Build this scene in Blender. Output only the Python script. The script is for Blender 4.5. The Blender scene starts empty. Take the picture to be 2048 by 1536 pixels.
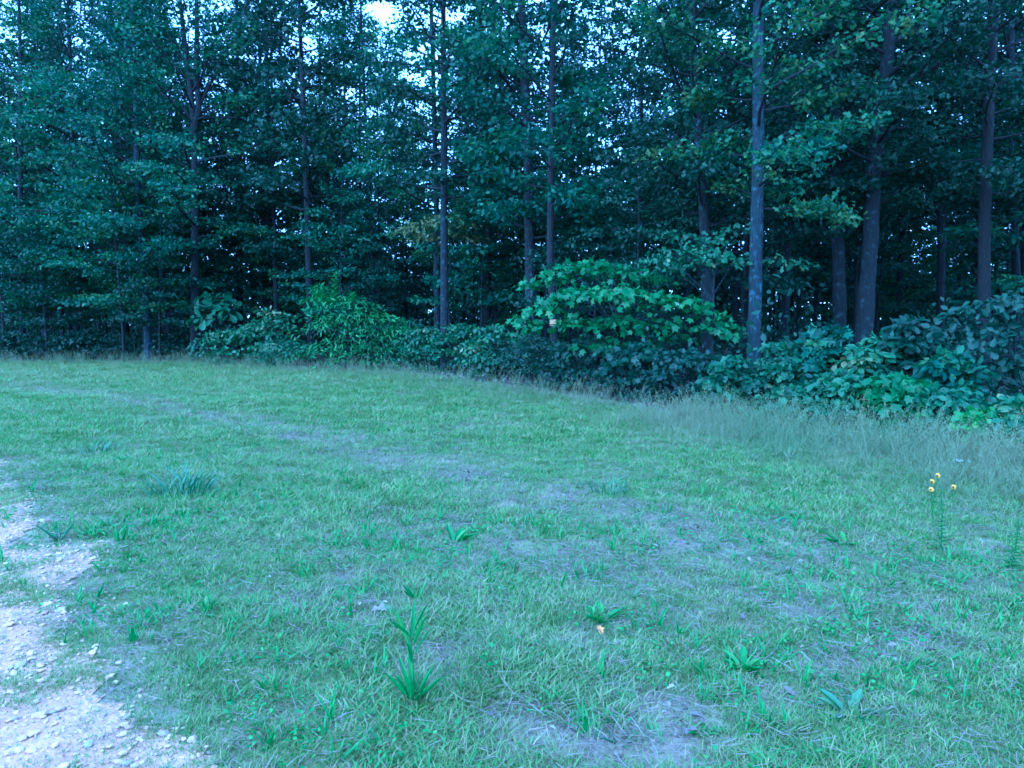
import bpy, math, random
import numpy as np
from mathutils import Vector

# ------------------------------------------------------------------ camera, sky, sun, exposure
SC = bpy.context.scene
COL = SC.collection
W, Hh, F = 2048, 1536, 1422.0
CAM_Z, PITCH = 1.6, math.radians(4.7)
cd = bpy.data.cameras.new('camera'); cam = bpy.data.objects.new('camera', cd); COL.objects.link(cam)
cam.location = (0, 0, CAM_Z); cam.rotation_euler = (math.pi/2 - PITCH, 0, 0)
cd.sensor_width = 36; cd.lens = 36*F/W; cd.clip_end = 2000; cd.clip_start = 0.05
SC.camera = cam

SUN_EL, SUN_AZ = math.radians(38), math.radians(-140)      # azimuth from +Y, clockwise: behind the camera, to the left
world = bpy.data.worlds.new('World'); SC.world = world; world.use_nodes = True
wn = world.node_tree; bgn = wn.nodes['Background']
sky = wn.nodes.new('ShaderNodeTexSky'); sky.sky_type = 'NISHITA'; sky.sun_disc = False
sky.sun_elevation = SUN_EL; sky.sun_rotation = SUN_AZ; sky.air_density = 1.0; sky.dust_density = 1.0; sky.ozone_density = 2.0
cloud = wn.nodes.new('ShaderNodeMix'); cloud.data_type = 'RGBA'; cloud.inputs[0].default_value = .65; cloud.inputs[7].default_value = (4.2, 4.4, 4.7, 1)   # even high overcast over the blue
wn.links.new(sky.outputs[0], cloud.inputs[6]); wn.links.new(cloud.outputs[2], bgn.inputs[0]); bgn.inputs[1].default_value = 0.12
sl = bpy.data.lights.new('sun', 'SUN'); sun = bpy.data.objects.new('sun', sl); COL.objects.link(sun)
sl.energy = 0.5; sl.angle = math.radians(60); sl.color = (1, 0.95, 0.88)
sd = Vector((math.sin(SUN_AZ)*math.cos(SUN_EL), math.cos(SUN_AZ)*math.cos(SUN_EL), math.sin(SUN_EL)))
sun.rotation_euler = sd.to_track_quat('Z', 'Y').to_euler()
vs = SC.view_settings
vs.view_transform = 'Standard'; vs.look = 'None'; vs.gamma = 1; vs.use_curve_mapping = False
vs.exposure = 2.85
vs.use_white_balance = True; vs.white_balance_temperature = 3420; vs.white_balance_tint = 4   # the camera's indoor balance, used in open shade
cy = SC.cycles
cy.max_bounces = 7; cy.diffuse_bounces = 4; cy.glossy_bounces = 2; cy.transmission_bounces = 4; cy.transparent_max_bounces = 4
cy.use_denoising = True
cy.pixel_filter_type = 'BLACKMAN_HARRIS'; cy.filter_width = 1.6

# ------------------------------------------------------------------ helpers
random.seed(5)
RNG = np.random.default_rng(5)

def ray(px, py):
    cx, cyv = (px - W/2)/F, (Hh/2 - py)/F
    return np.array([cx, math.cos(PITCH) + cyv*math.sin(PITCH), -math.sin(PITCH) + cyv*math.cos(PITCH)])
def at(px, py, Y):                              # the point of the place seen at a picture position, Y metres ahead
    r = ray(px, py); return np.array([0, 0, CAM_Z]) + r*(Y/r[1])
def ground_at(px, py):
    r = ray(px, py); t = -CAM_Z/r[2]; return np.array([r[0]*t, r[1]*t])

def hash2(ix, iy, s):
    h = (ix.astype(np.int64)*374761393 + iy.astype(np.int64)*668265263 + s*1442695041) & 0xffffffff
    h = ((h ^ (h >> 13))*1274126177) & 0xffffffff
    return ((h ^ (h >> 16)) & 0xffff)/65535.0
def vnoise(x, y, s=0):
    x = np.asarray(x, float); y = np.asarray(y, float)
    ix, iy = np.floor(x), np.floor(y); fx, fy = x-ix, y-iy
    fx = fx*fx*(3-2*fx); fy = fy*fy*(3-2*fy)
    a, b = hash2(ix, iy, s), hash2(ix+1, iy, s); c, d = hash2(ix, iy+1, s), hash2(ix+1, iy+1, s)
    return (a*(1-fx)+b*fx)*(1-fy) + (c*(1-fx)+d*fx)*fy
def fbm(x, y, s=0, o=3):
    v, a, t = 0, 1, 0
    for k in range(o):
        v = v + a*vnoise(np.asarray(x)*2**k, np.asarray(y)*2**k, s+k*17); t += a; a *= .5
    return v/t
def gz(x, y):
    x = np.asarray(x, float); y = np.asarray(y, float)
    return (vnoise(x*.22, y*.22, 3)-.5)*.10 + (vnoise(x*.9, y*.9, 4)-.5)*.035 + (vnoise(x*3.1, y*3.1, 6)-.5)*.022 + (vnoise(x*7, y*7, 8)-.5)*.010

EDGE = np.array([ground_at(-700, 716), ground_at(0, 726), ground_at(400, 731), ground_at(800, 752), ground_at(1024, 782), ground_at(1200, 808),
                 ground_at(1400, 846), ground_at(1700, 888), ground_at(2048, 930), (12.5, 5.5), (20, 2)])
def edge_y(x): return np.interp(x, EDGE[:, 0], EDGE[:, 1])

def obj(name, me, mat=None, parent=None, loc=None, **props):
    if mat is not None and not me.materials: me.materials.append(mat)
    o = bpy.data.objects.new(name, me); COL.objects.link(o)
    if parent is not None: o.parent = parent
    if loc is not None: o.location = loc
    for k, v in props.items(): o[k] = v
    return o
def thing(name, label, cat, loc, group=None, rz=0):
    o = bpy.data.objects.new(name, None); COL.objects.link(o); o.empty_display_size = .2
    o.location = loc; o.rotation_euler = (0, 0, rz); o['label'] = label; o['category'] = cat
    if group: o['group'] = group
    return o
def copy_thing(root, loc, rz=0, sc=1, label=None, group=None):
    r = root.copy(); COL.objects.link(r); r.location = loc; r.rotation_euler = (0, 0, rz); r.scale = (sc, sc, sc)
    if label: r['label'] = label
    if group: r['group'] = group
    for ch in root.children:
        c = ch.copy(); COL.objects.link(c); c.parent = r
    return r

class MB:                                       # gathers vertices, polygons and a per-vertex tint, then makes one mesh
    def __init__(s): s.v, s.l, s.n, s.t, s.k = [], [], [], [], 0
    def add(s, v, loops, counts, tint):
        v = np.asarray(v, float).reshape(-1, 3)
        s.v.append(v); s.l.append(np.asarray(loops).ravel()+s.k); s.n.append(np.asarray(counts).ravel())
        s.t.append(np.broadcast_to(np.asarray(tint, float), (len(v),))); s.k += len(v)
    def mesh(s, name, smooth=True):
        me = bpy.data.meshes.new(name)
        if not s.v: return me
        v = np.concatenate(s.v); l = np.concatenate(s.l).astype(np.int32); n = np.concatenate(s.n).astype(np.int32)
        me.vertices.add(len(v)); me.vertices.foreach_set('co', v.astype(np.float32).ravel())
        me.loops.add(len(l)); me.loops.foreach_set('vertex_index', l)
        me.polygons.add(len(n)); me.polygons.foreach_set('loop_start', np.concatenate([[0], np.cumsum(n)[:-1]]).astype(np.int32))
        if smooth: me.polygons.foreach_set('use_smooth', np.ones(len(n), bool))
        a = me.attributes.new('tint', 'FLOAT', 'POINT'); a.data.foreach_set('value', np.concatenate(s.t).astype(np.float32))
        me.update(calc_edges=True)
        return me
    def tube(s, pts, rad, sides=5, tint=.5, rough=0, rng=None):
        pts = np.asarray(pts, float); n = len(pts); rad = np.broadcast_to(rad, (n,))
        tg = np.gradient(pts, axis=0); tg /= np.linalg.norm(tg, axis=1)[:, None]+1e-9
        m = np.abs(tg.mean(0)); ref = np.eye(3)[int(np.argmin(m))]
        u = np.cross(tg, ref); u /= np.linalg.norm(u, axis=1)[:, None]+1e-9; w = np.cross(tg, u)
        a = np.arange(sides)*2*math.pi/sides
        r = rad[:, None]*np.ones(sides)
        if rough: r = r*(1+rough*(rng.random((n, sides))-.5))
        v = pts[:, None, :] + r[..., None]*(np.cos(a)[None, :, None]*u[:, None, :] + np.sin(a)[None, :, None]*w[:, None, :])
        i = np.arange(n-1)[:, None]*sides; j = np.arange(sides)[None, :]; j2 = (j+1) % sides
        q = np.stack([i+j, i+j2, i+sides+j2, i+sides+j], -1).reshape(-1, 4)
        s.add(v.reshape(-1, 3), q, np.full(len(q), 4), tint)
    def leaves(s, T, pos, nrm, dr, size, tint):
        tv, tf = T; N = len(pos)
        if N == 0: return
        nrm = nrm/(np.linalg.norm(nrm, axis=1)[:, None]+1e-9)
        dr = dr - (dr*nrm).sum(1)[:, None]*nrm; dr /= np.linalg.norm(dr, axis=1)[:, None]+1e-9
        b = np.cross(dr, nrm)
        size = np.broadcast_to(size, (N,))
        v = pos[:, None, :] + size[:, None, None]*(tv[None, :, 0:1]*b[:, None] + tv[None, :, 1:2]*dr[:, None] + tv[None, :, 2:3]*nrm[:, None])
        base = np.array(sum(tf, [])); cnt = np.array([len(f) for f in tf])
        L = (np.arange(N)[:, None]*len(tv) + base[None, :]).ravel()
        s.add(v.reshape(-1, 3), L, np.tile(cnt, N), np.repeat(np.broadcast_to(tint, (N,)), len(tv)))

def half_leaf(pts, fold=.18, curl=.12):         # a leaf of two halves folded along its midrib, outline given as (y, half width)
    v = [(0, 0, 0)]
    for y, w in pts: v.append((w, y, w*fold - curl*y*y))
    v.append((0, 1, -curl)); k = len(pts)
    for y, w in pts: v.append((-w, y, w*fold - curl*y*y))
    tip = k+1
    return np.array(v), [[0]+list(range(1, k+1))+[tip], [tip]+list(range(2*k+1, k+1, -1))+[0]]
T_OVAL = half_leaf([(.35, .27), (.7, .24)])
T_OAK = half_leaf([(.28, .23), (.44, .10), (.64, .33), (.86, .17)])
T_LANCE = half_leaf([(.3, .13), (.7, .1)], .3, .25)
T_BIG = half_leaf([(.3, .13), (.6, .27), (.85, .26)], .2, .2)
T_ROUND = half_leaf([(.12, .3), (.45, .42), (.78, .26)], .12, .1)
def maple():
    o = [(0, 0)]
    for a, r in ((-112, .42), (-80, .34), (-52, .78), (-28, .46), (0, .8), (28, .46), (52, .78), (80, .34), (112, .42)):
        a = math.radians(a); o.append((r*math.sin(a), .22+r*math.cos(a)))
    v = [(x, y, .10*abs(x)-.12*y*y) for x, y in o]; v.append((0, .25, 0)); c = len(v)-1; n = len(o)
    return np.array(v), [[c, (i+1) % n, i] for i in range(n)]
T_MAPLE = maple()

# ------------------------------------------------------------------ materials
def mat_new(name):
    m = bpy.data.materials.new(name); m.use_nodes = True
    nt = m.node_tree; nt.nodes.clear(); out = nt.nodes.new('ShaderNodeOutputMaterial'); return m, nt, out
def node(nt, t, **kw):
    n = nt.nodes.new(t)
    for k, v in kw.items(): setattr(n, k, v)
    return n
def ramp(nt, fac, stops):
    r = nt.nodes.new('ShaderNodeValToRGB'); cr = r.color_ramp
    while len(cr.elements) < len(stops): cr.elements.new(.5)
    for e, (p, c) in zip(cr.elements, stops): e.position = p; e.color = (*c, 1)
    nt.links.new(fac, r.inputs[0]); return r.outputs[0]
def mixc(nt, fac, a, b, mode='MIX'):
    m = nt.nodes.new('ShaderNodeMix'); m.data_type = 'RGBA'; m.blend_type = mode
    for sk, v in ((m.inputs[0], fac), (m.inputs[6], a), (m.inputs[7], b)):
        if hasattr(v, 'links'): nt.links.new(v, sk)
        else: sk.default_value = v if isinstance(v, float) else (*v, 1)
    return m.outputs[2]
def leaf_mat(name, stops, trans=.3, rough=.5, spec=.35, inst=False, patch=None, under=None):
    m, nt, out = mat_new(name); L = nt.links
    spec *= .8
    at_ = node(nt, 'ShaderNodeAttribute', attribute_name='tint')
    oi = node(nt, 'ShaderNodeObjectInfo')
    mth = node(nt, 'ShaderNodeMath', operation='MULTIPLY_ADD'); L.new(oi.outputs['Random'], mth.inputs[0]); mth.inputs[1].default_value = .3; L.new(at_.outputs['Fac'], mth.inputs[2])
    m2 = node(nt, 'ShaderNodeMath', operation='SUBTRACT'); L.new(mth.outputs[0], m2.inputs[0]); m2.inputs[1].default_value = .15
    c = ramp(nt, m2.outputs[0], stops)
    if patch:
        pa = node(nt, 'ShaderNodeAttribute', attribute_name='patch', attribute_type='INSTANCER')
        c = mixc(nt, pa.outputs['Fac'], c, patch)
    if under:
        ge = node(nt, 'ShaderNodeNewGeometry'); c = mixc(nt, ge.outputs['Backfacing'], c, under)
    p = node(nt, 'ShaderNodeBsdfPrincipled'); L.new(c, p.inputs['Base Color']); p.inputs['Roughness'].default_value = rough
    p.inputs['Specular IOR Level'].default_value = spec
    t = node(nt, 'ShaderNodeBsdfTranslucent')
    hs = node(nt, 'ShaderNodeHueSaturation'); hs.inputs['Value'].default_value = 1.25; hs.inputs['Saturation'].default_value = 1.15; L.new(c, hs.inputs['Color']); L.new(hs.outputs[0], t.inputs[0])
    mx = node(nt, 'ShaderNodeMixShader'); mx.inputs[0].default_value = trans
    L.new(p.outputs[0], mx.inputs[1]); L.new(t.outputs[0], mx.inputs[2]); L.new(mx.outputs[0], out.inputs[0]); return m
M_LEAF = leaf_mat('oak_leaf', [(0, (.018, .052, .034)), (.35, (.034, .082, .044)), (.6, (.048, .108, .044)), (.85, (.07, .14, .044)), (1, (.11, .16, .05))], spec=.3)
M_LEAF_SHADE = leaf_mat('shade_darkened_leaf', [(0, (.015, .034, .019)), (.6, (.024, .054, .029)), (1, (.038, .075, .038))])  # darker copy of the leaf: forest-interior shade put into the colour
M_SHRUB = leaf_mat('shrub_leaf', [(0, (.032, .07, 0.033)), (.5, (.05, .11, 0.045)), (.9, (.075, .15, 0.053)), (1, (.15, .18, 0.075))])
M_BRIGHT = leaf_mat('young_leaf', [(0, (.042, .105, .03)), (.5, (.08, .18, .042)), (.85, (.12, .25, .05)), (1, (.17, .31, .055))], trans=.3)
M_MAPLE = leaf_mat('maple_leaf', [(0, (.032, .085, .022)), (.5, (.052, .13, .032)), (.86, (.085, .18, .045)), (.97, (.13, .22, .07)), (1, (.30, .36, .28))])
M_UNDER = leaf_mat('undergrowth_leaf', [(0, (.014, .032, .017)), (1, (.03, .062, .032))])  # darkened as well, shade under the trees is in this colour
STRAW = (.24, .235, .13)
M_GRASS = leaf_mat('grass_blade', [(0, (.042, .102, .022)), (.4, (.084, .18, .035)), (.68, (.14, .24, .046)), (.84, (.22, .245, .09)), (1, (.30, .275, .155))], trans=.25, rough=.5, spec=.3, patch=STRAW)
M_TALL = leaf_mat('tall_grass_blade', [(0, (.045, .12, .03)), (.5, (.085, .19, .05)), (.78, (.14, .23, .08)), (1, (.25, .28, .15))], trans=.25, rough=.5, patch=STRAW)
M_BLUE = leaf_mat('sedge_blade', [(0, (.035, .09, .035)), (.6, (.065, .14, .055)), (1, (.12, .19, .08))], trans=.2, rough=.4, spec=.5)
M_WEED = leaf_mat('weed_leaf', [(0, (.05, .13, .025)), (.5, (.08, .195, .037)), (1, (.125, .25, .05))], trans=.25)
M_DEAD = leaf_mat('dead_leaf', [(0, (.10, .085, .075)), (.5, (.17, .15, .135)), (1, (.25, .225, .205))], trans=.08, rough=.8, spec=.2)
M_STRAW = leaf_mat('straw', [(0, (.15, .13, .10)), (.5, (.23, .205, .165)), (1, (.34, .31, .26))], trans=.1, rough=.7)

def bark_mat(name, dark, light, lichen=None, amount=.5):
    m, nt, out = mat_new(name); L = nt.links
    tc = node(nt, 'ShaderNodeTexCoord'); mp = node(nt, 'ShaderNodeMapping'); mp.inputs['Scale'].default_value = (15, 15, 2.8); L.new(tc.outputs['Object'], mp.inputs[0])
    vo = node(nt, 'ShaderNodeTexVoronoi'); vo.feature = 'DISTANCE_TO_EDGE'; vo.inputs['Scale'].default_value = 1; vo.inputs['Randomness'].default_value = 1
    nz = node(nt, 'ShaderNodeTexNoise'); nz.inputs['Scale'].default_value = 2.2; nz.inputs['Detail'].default_value = 5; L.new(mp.outputs[0], nz.inputs[0])
    ad = node(nt, 'ShaderNodeVectorMath', operation='ADD'); L.new(mp.outputs[0], ad.inputs[0]); L.new(nz.outputs['Color'], ad.inputs[1]); L.new(ad.outputs[0], vo.inputs['Vector'])
    mu = node(nt, 'ShaderNodeMath', operation='MULTIPLY_ADD'); L.new(vo.outputs[0], mu.inputs[0]); mu.inputs[1].default_value = 1.4; L.new(nz.outputs[0], mu.inputs[2])
    c = ramp(nt, mu.outputs[0], [(.3, dark), (.95, light)])
    if lichen:
        n2 = node(nt, 'ShaderNodeTexNoise'); n2.inputs['Scale'].default_value = 7; n2.inputs['Detail'].default_value = 6; L.new(tc.outputs['Object'], n2.inputs[0])
        f = ramp(nt, n2.outputs[0], [(.62-.2*amount, (0, 0, 0)), (.72-.15*amount, (1, 1, 1))])
        c = mixc(nt, f, c, lichen)
    bp = node(nt, 'ShaderNodeBump'); bp.inputs['Strength'].default_value = .8; bp.inputs['Distance'].default_value = .06; L.new(mu.outputs[0], bp.inputs['Height'])
    p = node(nt, 'ShaderNodeBsdfPrincipled'); p.inputs['Roughness'].default_value = .9; L.new(c, p.inputs['Base Color']); L.new(bp.outputs[0], p.inputs['Normal']); L.new(p.outputs[0], out.inputs[0]); return m
B_DARK = bark_mat('dark_bark', (.002, .003, .004), (0.0079, 0.0115, 0.0137))
B_GREY = bark_mat('grey_bark', (.002, .004, .005), (0.0079, 0.0137, 0.0166), (.03, .05, .056), .3)
B_PALE = bark_mat('pale_bark', (.003, .006, .008), (.016, .031, .039), (.05, .085, .10), .4)
B_LICH = bark_mat('lichen_bark', (.002, .004, .005), (0.0079, 0.0130, 0.0151), (.06, .10, .10), .28)
BARKS = dict(dark=B_DARK, grey=B_GREY, pale=B_PALE, lichen=B_LICH)

def soil_mat(name, wood):
    m, nt, out = mat_new(name); L = nt.links
    tc = node(nt, 'ShaderNodeTexCoord')
    def nzt(sc, det=6): 
        n = node(nt, 'ShaderNodeTexNoise'); n.inputs['Scale'].default_value = sc; n.inputs['Detail'].default_value = det; n.inputs['Roughness'].default_value = .65; L.new(tc.outputs['Object'], n.inputs[0]); return n.outputs[0]
    n1, n2, n3 = nzt(1.3), nzt(9), nzt(60)
    c = ramp(nt, n2, [(.3, (.15, .12, .09)), (.55, (.26, .215, .14)), (.75, (.35, .30, .21))])
    c = mixc(nt, ramp(nt, n1, [(.4, (0, 0, 0)), (.65, (.7, .7, .7))]), c, (.16, .17, .09))
    c = mixc(nt, ramp(nt, n3, [(.45, (0, 0, 0)), (.7, (.6, .6, .6))]), c, (.40, .34, .25))
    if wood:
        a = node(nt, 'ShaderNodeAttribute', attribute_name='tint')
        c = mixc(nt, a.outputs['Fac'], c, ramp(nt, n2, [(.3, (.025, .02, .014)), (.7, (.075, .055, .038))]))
    ad = node(nt, 'ShaderNodeMath', operation='ADD'); L.new(n2, ad.inputs[0]); L.new(n3, ad.inputs[1])
    bp = node(nt, 'ShaderNodeBump'); bp.inputs['Strength'].default_value = .7; bp.inputs['Distance'].default_value = .02; L.new(ad.outputs[0], bp.inputs['Height'])
    p = node(nt, 'ShaderNodeBsdfPrincipled'); p.inputs['Roughness'].default_value = .95; L.new(c, p.inputs['Base Color']); L.new(bp.outputs[0], p.inputs['Normal']); L.new(p.outputs[0], out.inputs[0]); return m
def path_mat():
    m, nt, out = mat_new('gravelly_dirt'); L = nt.links
    tc = node(nt, 'ShaderNodeTexCoord')
    vo = node(nt, 'ShaderNodeTexVoronoi'); vo.inputs['Scale'].default_value = 42; L.new(tc.outputs['Object'], vo.inputs[0])
    nz = node(nt, 'ShaderNodeTexNoise'); nz.inputs['Scale'].default_value = 3.5; nz.inputs['Detail'].default_value = 8; L.new(tc.outputs['Object'], nz.inputs[0])
    n3 = node(nt, 'ShaderNodeTexNoise'); n3.inputs['Scale'].default_value = 90; n3.inputs['Detail'].default_value = 4; L.new(tc.outputs['Object'], n3.inputs[0])
    c = ramp(nt, nz.outputs[0], [(.3, (.29, .14, .092)), (.55, (.37, .20, .14)), (.75, (.43, .255, .18))])
    c = mixc(nt, .35, c, ramp(nt, vo.outputs['Color'], [(0, (.2, .125, .085)), (1, (.50, .35, .26))]))
    c = mixc(nt, ramp(nt, n3.outputs[0], [(.4, (.5, .5, .5)), (.55, (0, 0, 0))]), c, (.24, .18, .12))
    ad = node(nt, 'ShaderNodeMath', operation='SUBTRACT'); L.new(n3.outputs[0], ad.inputs[0]); L.new(vo.outputs['Distance'], ad.inputs[1])
    bp = node(nt, 'ShaderNodeBump'); bp.inputs['Strength'].default_value = .6; bp.inputs['Distance'].default_value = .010; L.new(ad.outputs[0], bp.inputs['Height'])
    p = node(nt, 'ShaderNodeBsdfPrincipled'); p.inputs['Roughness'].default_value = .95; L.new(c, p.inputs['Base Color']); L.new(bp.outputs[0], p.inputs['Normal']); L.new(p.outputs[0], out.inputs[0]); return m
def stone_mat():
    m, nt, out = mat_new('stone'); L = nt.links
    oi = node(nt, 'ShaderNodeObjectInfo'); tc = node(nt, 'ShaderNodeTexCoord')
    nz = node(nt, 'ShaderNodeTexNoise'); nz.inputs['Scale'].default_value = 6; nz.inputs['Detail'].default_value = 5; L.new(tc.outputs['Object'], nz.inputs[0])
    c = ramp(nt, oi.outputs['Random'], [(0, (.20, .19, .20)), (.25, (.29, .20, .15)), (.5, (.37, .25, .17)), (.75, (.42, .30, .22)), (.92, (.48, .38, .28)), (1, (.40, .23, .12))])
    c = mixc(nt, ramp(nt, nz.outputs[0], [(.4, (0, 0, 0)), (.7, (.5, .5, .5))]), c, (.36, .28, .2))
    p = node(nt, 'ShaderNodeBsdfPrincipled'); p.inputs['Roughness'].default_value = .85; L.new(c, p.inputs['Base Color']); L.new(p.outputs[0], out.inputs[0]); return m
def plain(name, c, rough=.7):
    m, nt, out = mat_new(name); L = nt.links
    tc = node(nt, 'ShaderNodeTexCoord'); nz = node(nt, 'ShaderNodeTexNoise'); nz.inputs['Scale'].default_value = 25; nz.inputs['Detail'].default_value = 4; L.new(tc.outputs['Object'], nz.inputs[0])
    cc = mixc(nt, ramp(nt, nz.outputs[0], [(.35, (0, 0, 0)), (.75, (.6, .6, .6))]), c, tuple(x*.6 for x in c))
    p = node(nt, 'ShaderNodeBsdfPrincipled'); p.inputs['Roughness'].default_value = rough; L.new(cc, p.inputs['Base Color']); L.new(p.outputs[0], out.inputs[0]); return m
M_SOIL, M_PATH, M_STONE = soil_mat('thatchy_soil', True), path_mat(), stone_mat()

# ------------------------------------------------------------------ ground and gravel path
def lines(a, b, d, far, g=1.16):
    core = list(np.arange(a, b+1e-6, d)); lo, hi = [], []; s, p = d, a
    while p > -far: s *= g; p -= s; lo.append(p)
    s, p = d, b
    while p < far: s *= g; p += s; hi.append(p)
    return np.array(lo[::-1]+core+hi)
gx, gy = lines(-8, 8, .11, 320), lines(1.2, 12, .11, 320)
X, Y = np.meshgrid(gx, gy)
mb = MB(); nx, ny = len(gx), len(gy)
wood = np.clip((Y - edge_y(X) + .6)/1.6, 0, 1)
i = (np.arange(ny-1)[:, None]*nx + np.arange(nx-1)[None, :]).ravel()
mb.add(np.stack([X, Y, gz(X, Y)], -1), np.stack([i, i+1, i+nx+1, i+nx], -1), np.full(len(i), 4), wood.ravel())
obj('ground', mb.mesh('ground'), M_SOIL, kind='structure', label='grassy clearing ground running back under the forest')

PE = np.array([ground_at(p, q) for p, q in ((50, 905), (25, 940), (75, 1010), (140, 1090), (170, 1190), (215, 1270), (265, 1370), (355, 1480), (395, 1560), (510, 1750))])
PO = np.argsort(PE[:, 1])
def path_x(y): return np.interp(y, PE[PO, 1], PE[PO, 0])
def on_path(x, y, w=.28):                       # > 0 on the gravel
    far = np.interp(y, [8.2, 9.6, 40], [0, -4, -90])
    return path_x(y) - x + (fbm(x*1.7, y*1.7, 31)-.5)*w*4 + far
px_ = np.arange(-12, .6, .06); py_ = np.arange(.4, 12.5, .06)
PX, PY = np.meshgrid(px_, py_); keep = on_path(PX, PY) > 0
mb = MB(); nx = len(px_)
i = (np.arange(len(py_)-1)[:, None]*nx + np.arange(nx-1)[None, :])
k = (keep[:-1, :-1] & keep[1:, :-1] & keep[:-1, 1:] & keep[1:, 1:]); i = i[k]
V = np.stack([PX, PY, gz(PX, PY)+.006], -1).reshape(-1, 3)
used = np.unique(np.stack([i, i+1, i+nx+1, i+nx], -1)); rm = np.zeros(len(V), int); rm[used] = np.arange(len(used))
mb.add(V[used], rm[np.stack([i, i+1, i+nx+1, i+nx], -1)], np.full(len(i), 4), .5)
path = obj('gravel_path', mb.mesh('gravel_path'), M_PATH, kind='structure', label='pale gravel and dirt track at the edge of the grass')

def stone_mesh(seed):
    r = random.Random(seed); import bmesh
    bm = bmesh.new(); bmesh.ops.create_icosphere(bm, subdivisions=1, radius=1)
    for v in bm.verts:
        v.co *= r.uniform(.72, 1.12); v.co.z *= .62
    me = bpy.data.meshes.new('stone'); bm.to_mesh(me); bm.free(); me.materials.append(M_STONE); return me
STONES = [stone_mesh(k) for k in range(7)]
n = 0
while n < 290:
    y = 2.1 + (8.5-2.1)*random.random()**1.9; x = random.uniform(-.78*y-.1, -.2)
    if on_path(x, y, .28) < .02: continue
    s = random.uniform(.008, .017)*(1+.12*y)*(1.35 if random.random() < .12 else 1)
    o = bpy.data.objects.new('stone', STONES[n % 7]); COL.objects.link(o); o.parent = path
    o.location = (x, y, float(gz(x, y))+.008+s*.22); o.rotation_euler = (random.uniform(-.3, .3), random.uniform(-.3, .3), random.uniform(0, 6.28))
    o.scale = (s*random.uniform(.9, 1.5), s*random.uniform(.8, 1.1), s*random.uniform(.6, 1)); n += 1

# ------------------------------------------------------------------ trees
def unit(v): return v/(np.linalg.norm(v)+1e-9)
def crown(rng, axis, h0, H, R, nl, T, leaf, per, layer=.5, r0=.05, lo=.8, bias=None, droop=.1, az0=None):
    """limbs growing off a trunk axis with twigs and leaf sprays: returns (branch builder, leaf builder)"""
    B, Lf = MB(), MB(); P, Nn, D, S = [], [], [], []
    for i in range(nl):
        t = (i+rng.random())/nl; h = h0 + (H-h0)*t
        az = i*2.399 + rng.uniform(-.5, .5)
        prof = (lo+(1-lo)*min(1, t/.25))*(1-max(0, t-.25)/.75*.72)
        ln = R*prof*rng.uniform(.65, 1.15)
        if bias is not None: ln *= 1+.45*math.cos(az-bias)
        el = (.05+.95*t**1.2)*rng.uniform(.7, 1.15) if layer < .7 else rng.uniform(0, .35)
        p = axis(h); d = np.array([math.cos(az)*math.cos(el), math.sin(az)*math.cos(el), math.sin(el)])
        n = 7; pts = [p]
        for k in range(1, n):
            d = unit(d + rng.normal(0, .09, 3) + np.array([0, 0, (.06 if k < 4 else -droop)]))
            pts.append(pts[-1] + d*ln/(n-1))
        pts = np.array(pts); rr = r0*(.55+.45*ln/R)*(1-.5*t)
        B.tube(pts, np.linspace(rr, rr*.2, n), 5)
        s = .28 + rng.uniform(0, .1); side = 1
        while s < 1.02:
            f = min(s, .999)*(n-1); k = int(f); q = pts[k]+(pts[min(k+1, n-1)]-pts[k])*(f-k)
            dd = unit(pts[min(k+1, n-1)]-pts[max(k-1, 0)])
            sd = unit(np.cross(dd, [0, 0, 1]))*side; side = -side
            tl = (.35+.30*R*.35)*rng.uniform(.6, 1.3)*(1.15-.55*s)
            td = unit(dd*rng.uniform(.3, 1) + sd*rng.uniform(.5, 1.1) + np.array([0, 0, rng.normal(.05, .22)*(1-layer*.7)]))
            e = q + td*tl + np.array([0, 0, -droop*.6*tl])
            B.tube([q, (q+e)/2+rng.normal(0, .03, 3), e], [rr*.22, rr*.15, rr*.06], 3)
            m = max(4, int(per*2.75*tl*rng.uniform(.5, 1.35)*(1.2-.75*t)))
            f2 = rng.uniform(.2, 1.12, m)
            pos = q + (e-q)*f2[:, None] + rng.normal(0, 1, (m, 3))*np.array([.16, .16, .085*(1.4-layer)])*(.6+leaf*3)
            P.append(pos); D.append(td + rng.normal(0, .75, (m, 3)) + np.array([0, 0, -.2]))
            Nn.append(np.array([0, 0, .75]) + rng.normal(0, .75, (m, 3)))
            tb = np.clip(rng.normal(.5, .13)+rng.normal(0, .17, m), 0, 1); S.append(tb)
            s += rng.uniform(.055, .11)*4/max(2.2, R)
    P = np.concatenate(P); N = len(P)
    Lf.leaves(T, P, np.concatenate(Nn), np.concatenate(D), 1.05*leaf*rng.uniform(.6, 1.25, N), np.concatenate(S))
    return B, Lf

def trunk_mesh(rng, pts, r_base, r_top, sides=14, flare=1.35):
    pts = np.asarray(pts, float); n = 34
    d = np.concatenate([[0], np.cumsum(np.linalg.norm(np.diff(pts, axis=0), axis=1))]); s = np.linspace(0, d[-1], n)
    s = d[-1]*(np.linspace(0, 1, n)**1.25)
    c = np.stack([np.interp(s, d, pts[:, k]) for k in range(3)], -1)
    ker = np.array([.25, .5, .25])
    for _ in range(3):
        c[1:-1] = .25*c[:-2]+.5*c[1:-1]+.25*c[2:]
    wob = rng.normal(0, 1, (n, 2)).cumsum(0); wob -= np.linspace(0, 1, n)[:, None]*wob[-1]
    c[:, :2] += wob*.006
    t = s/d[-1]; r = r_base*(1-t)+r_top*t; r *= 1+(flare-1)*np.exp(-s/.35)
    mb = MB(); mb.tube(c, r, sides, .5, .12, rng)
    return mb.mesh('trunk'), c

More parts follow.
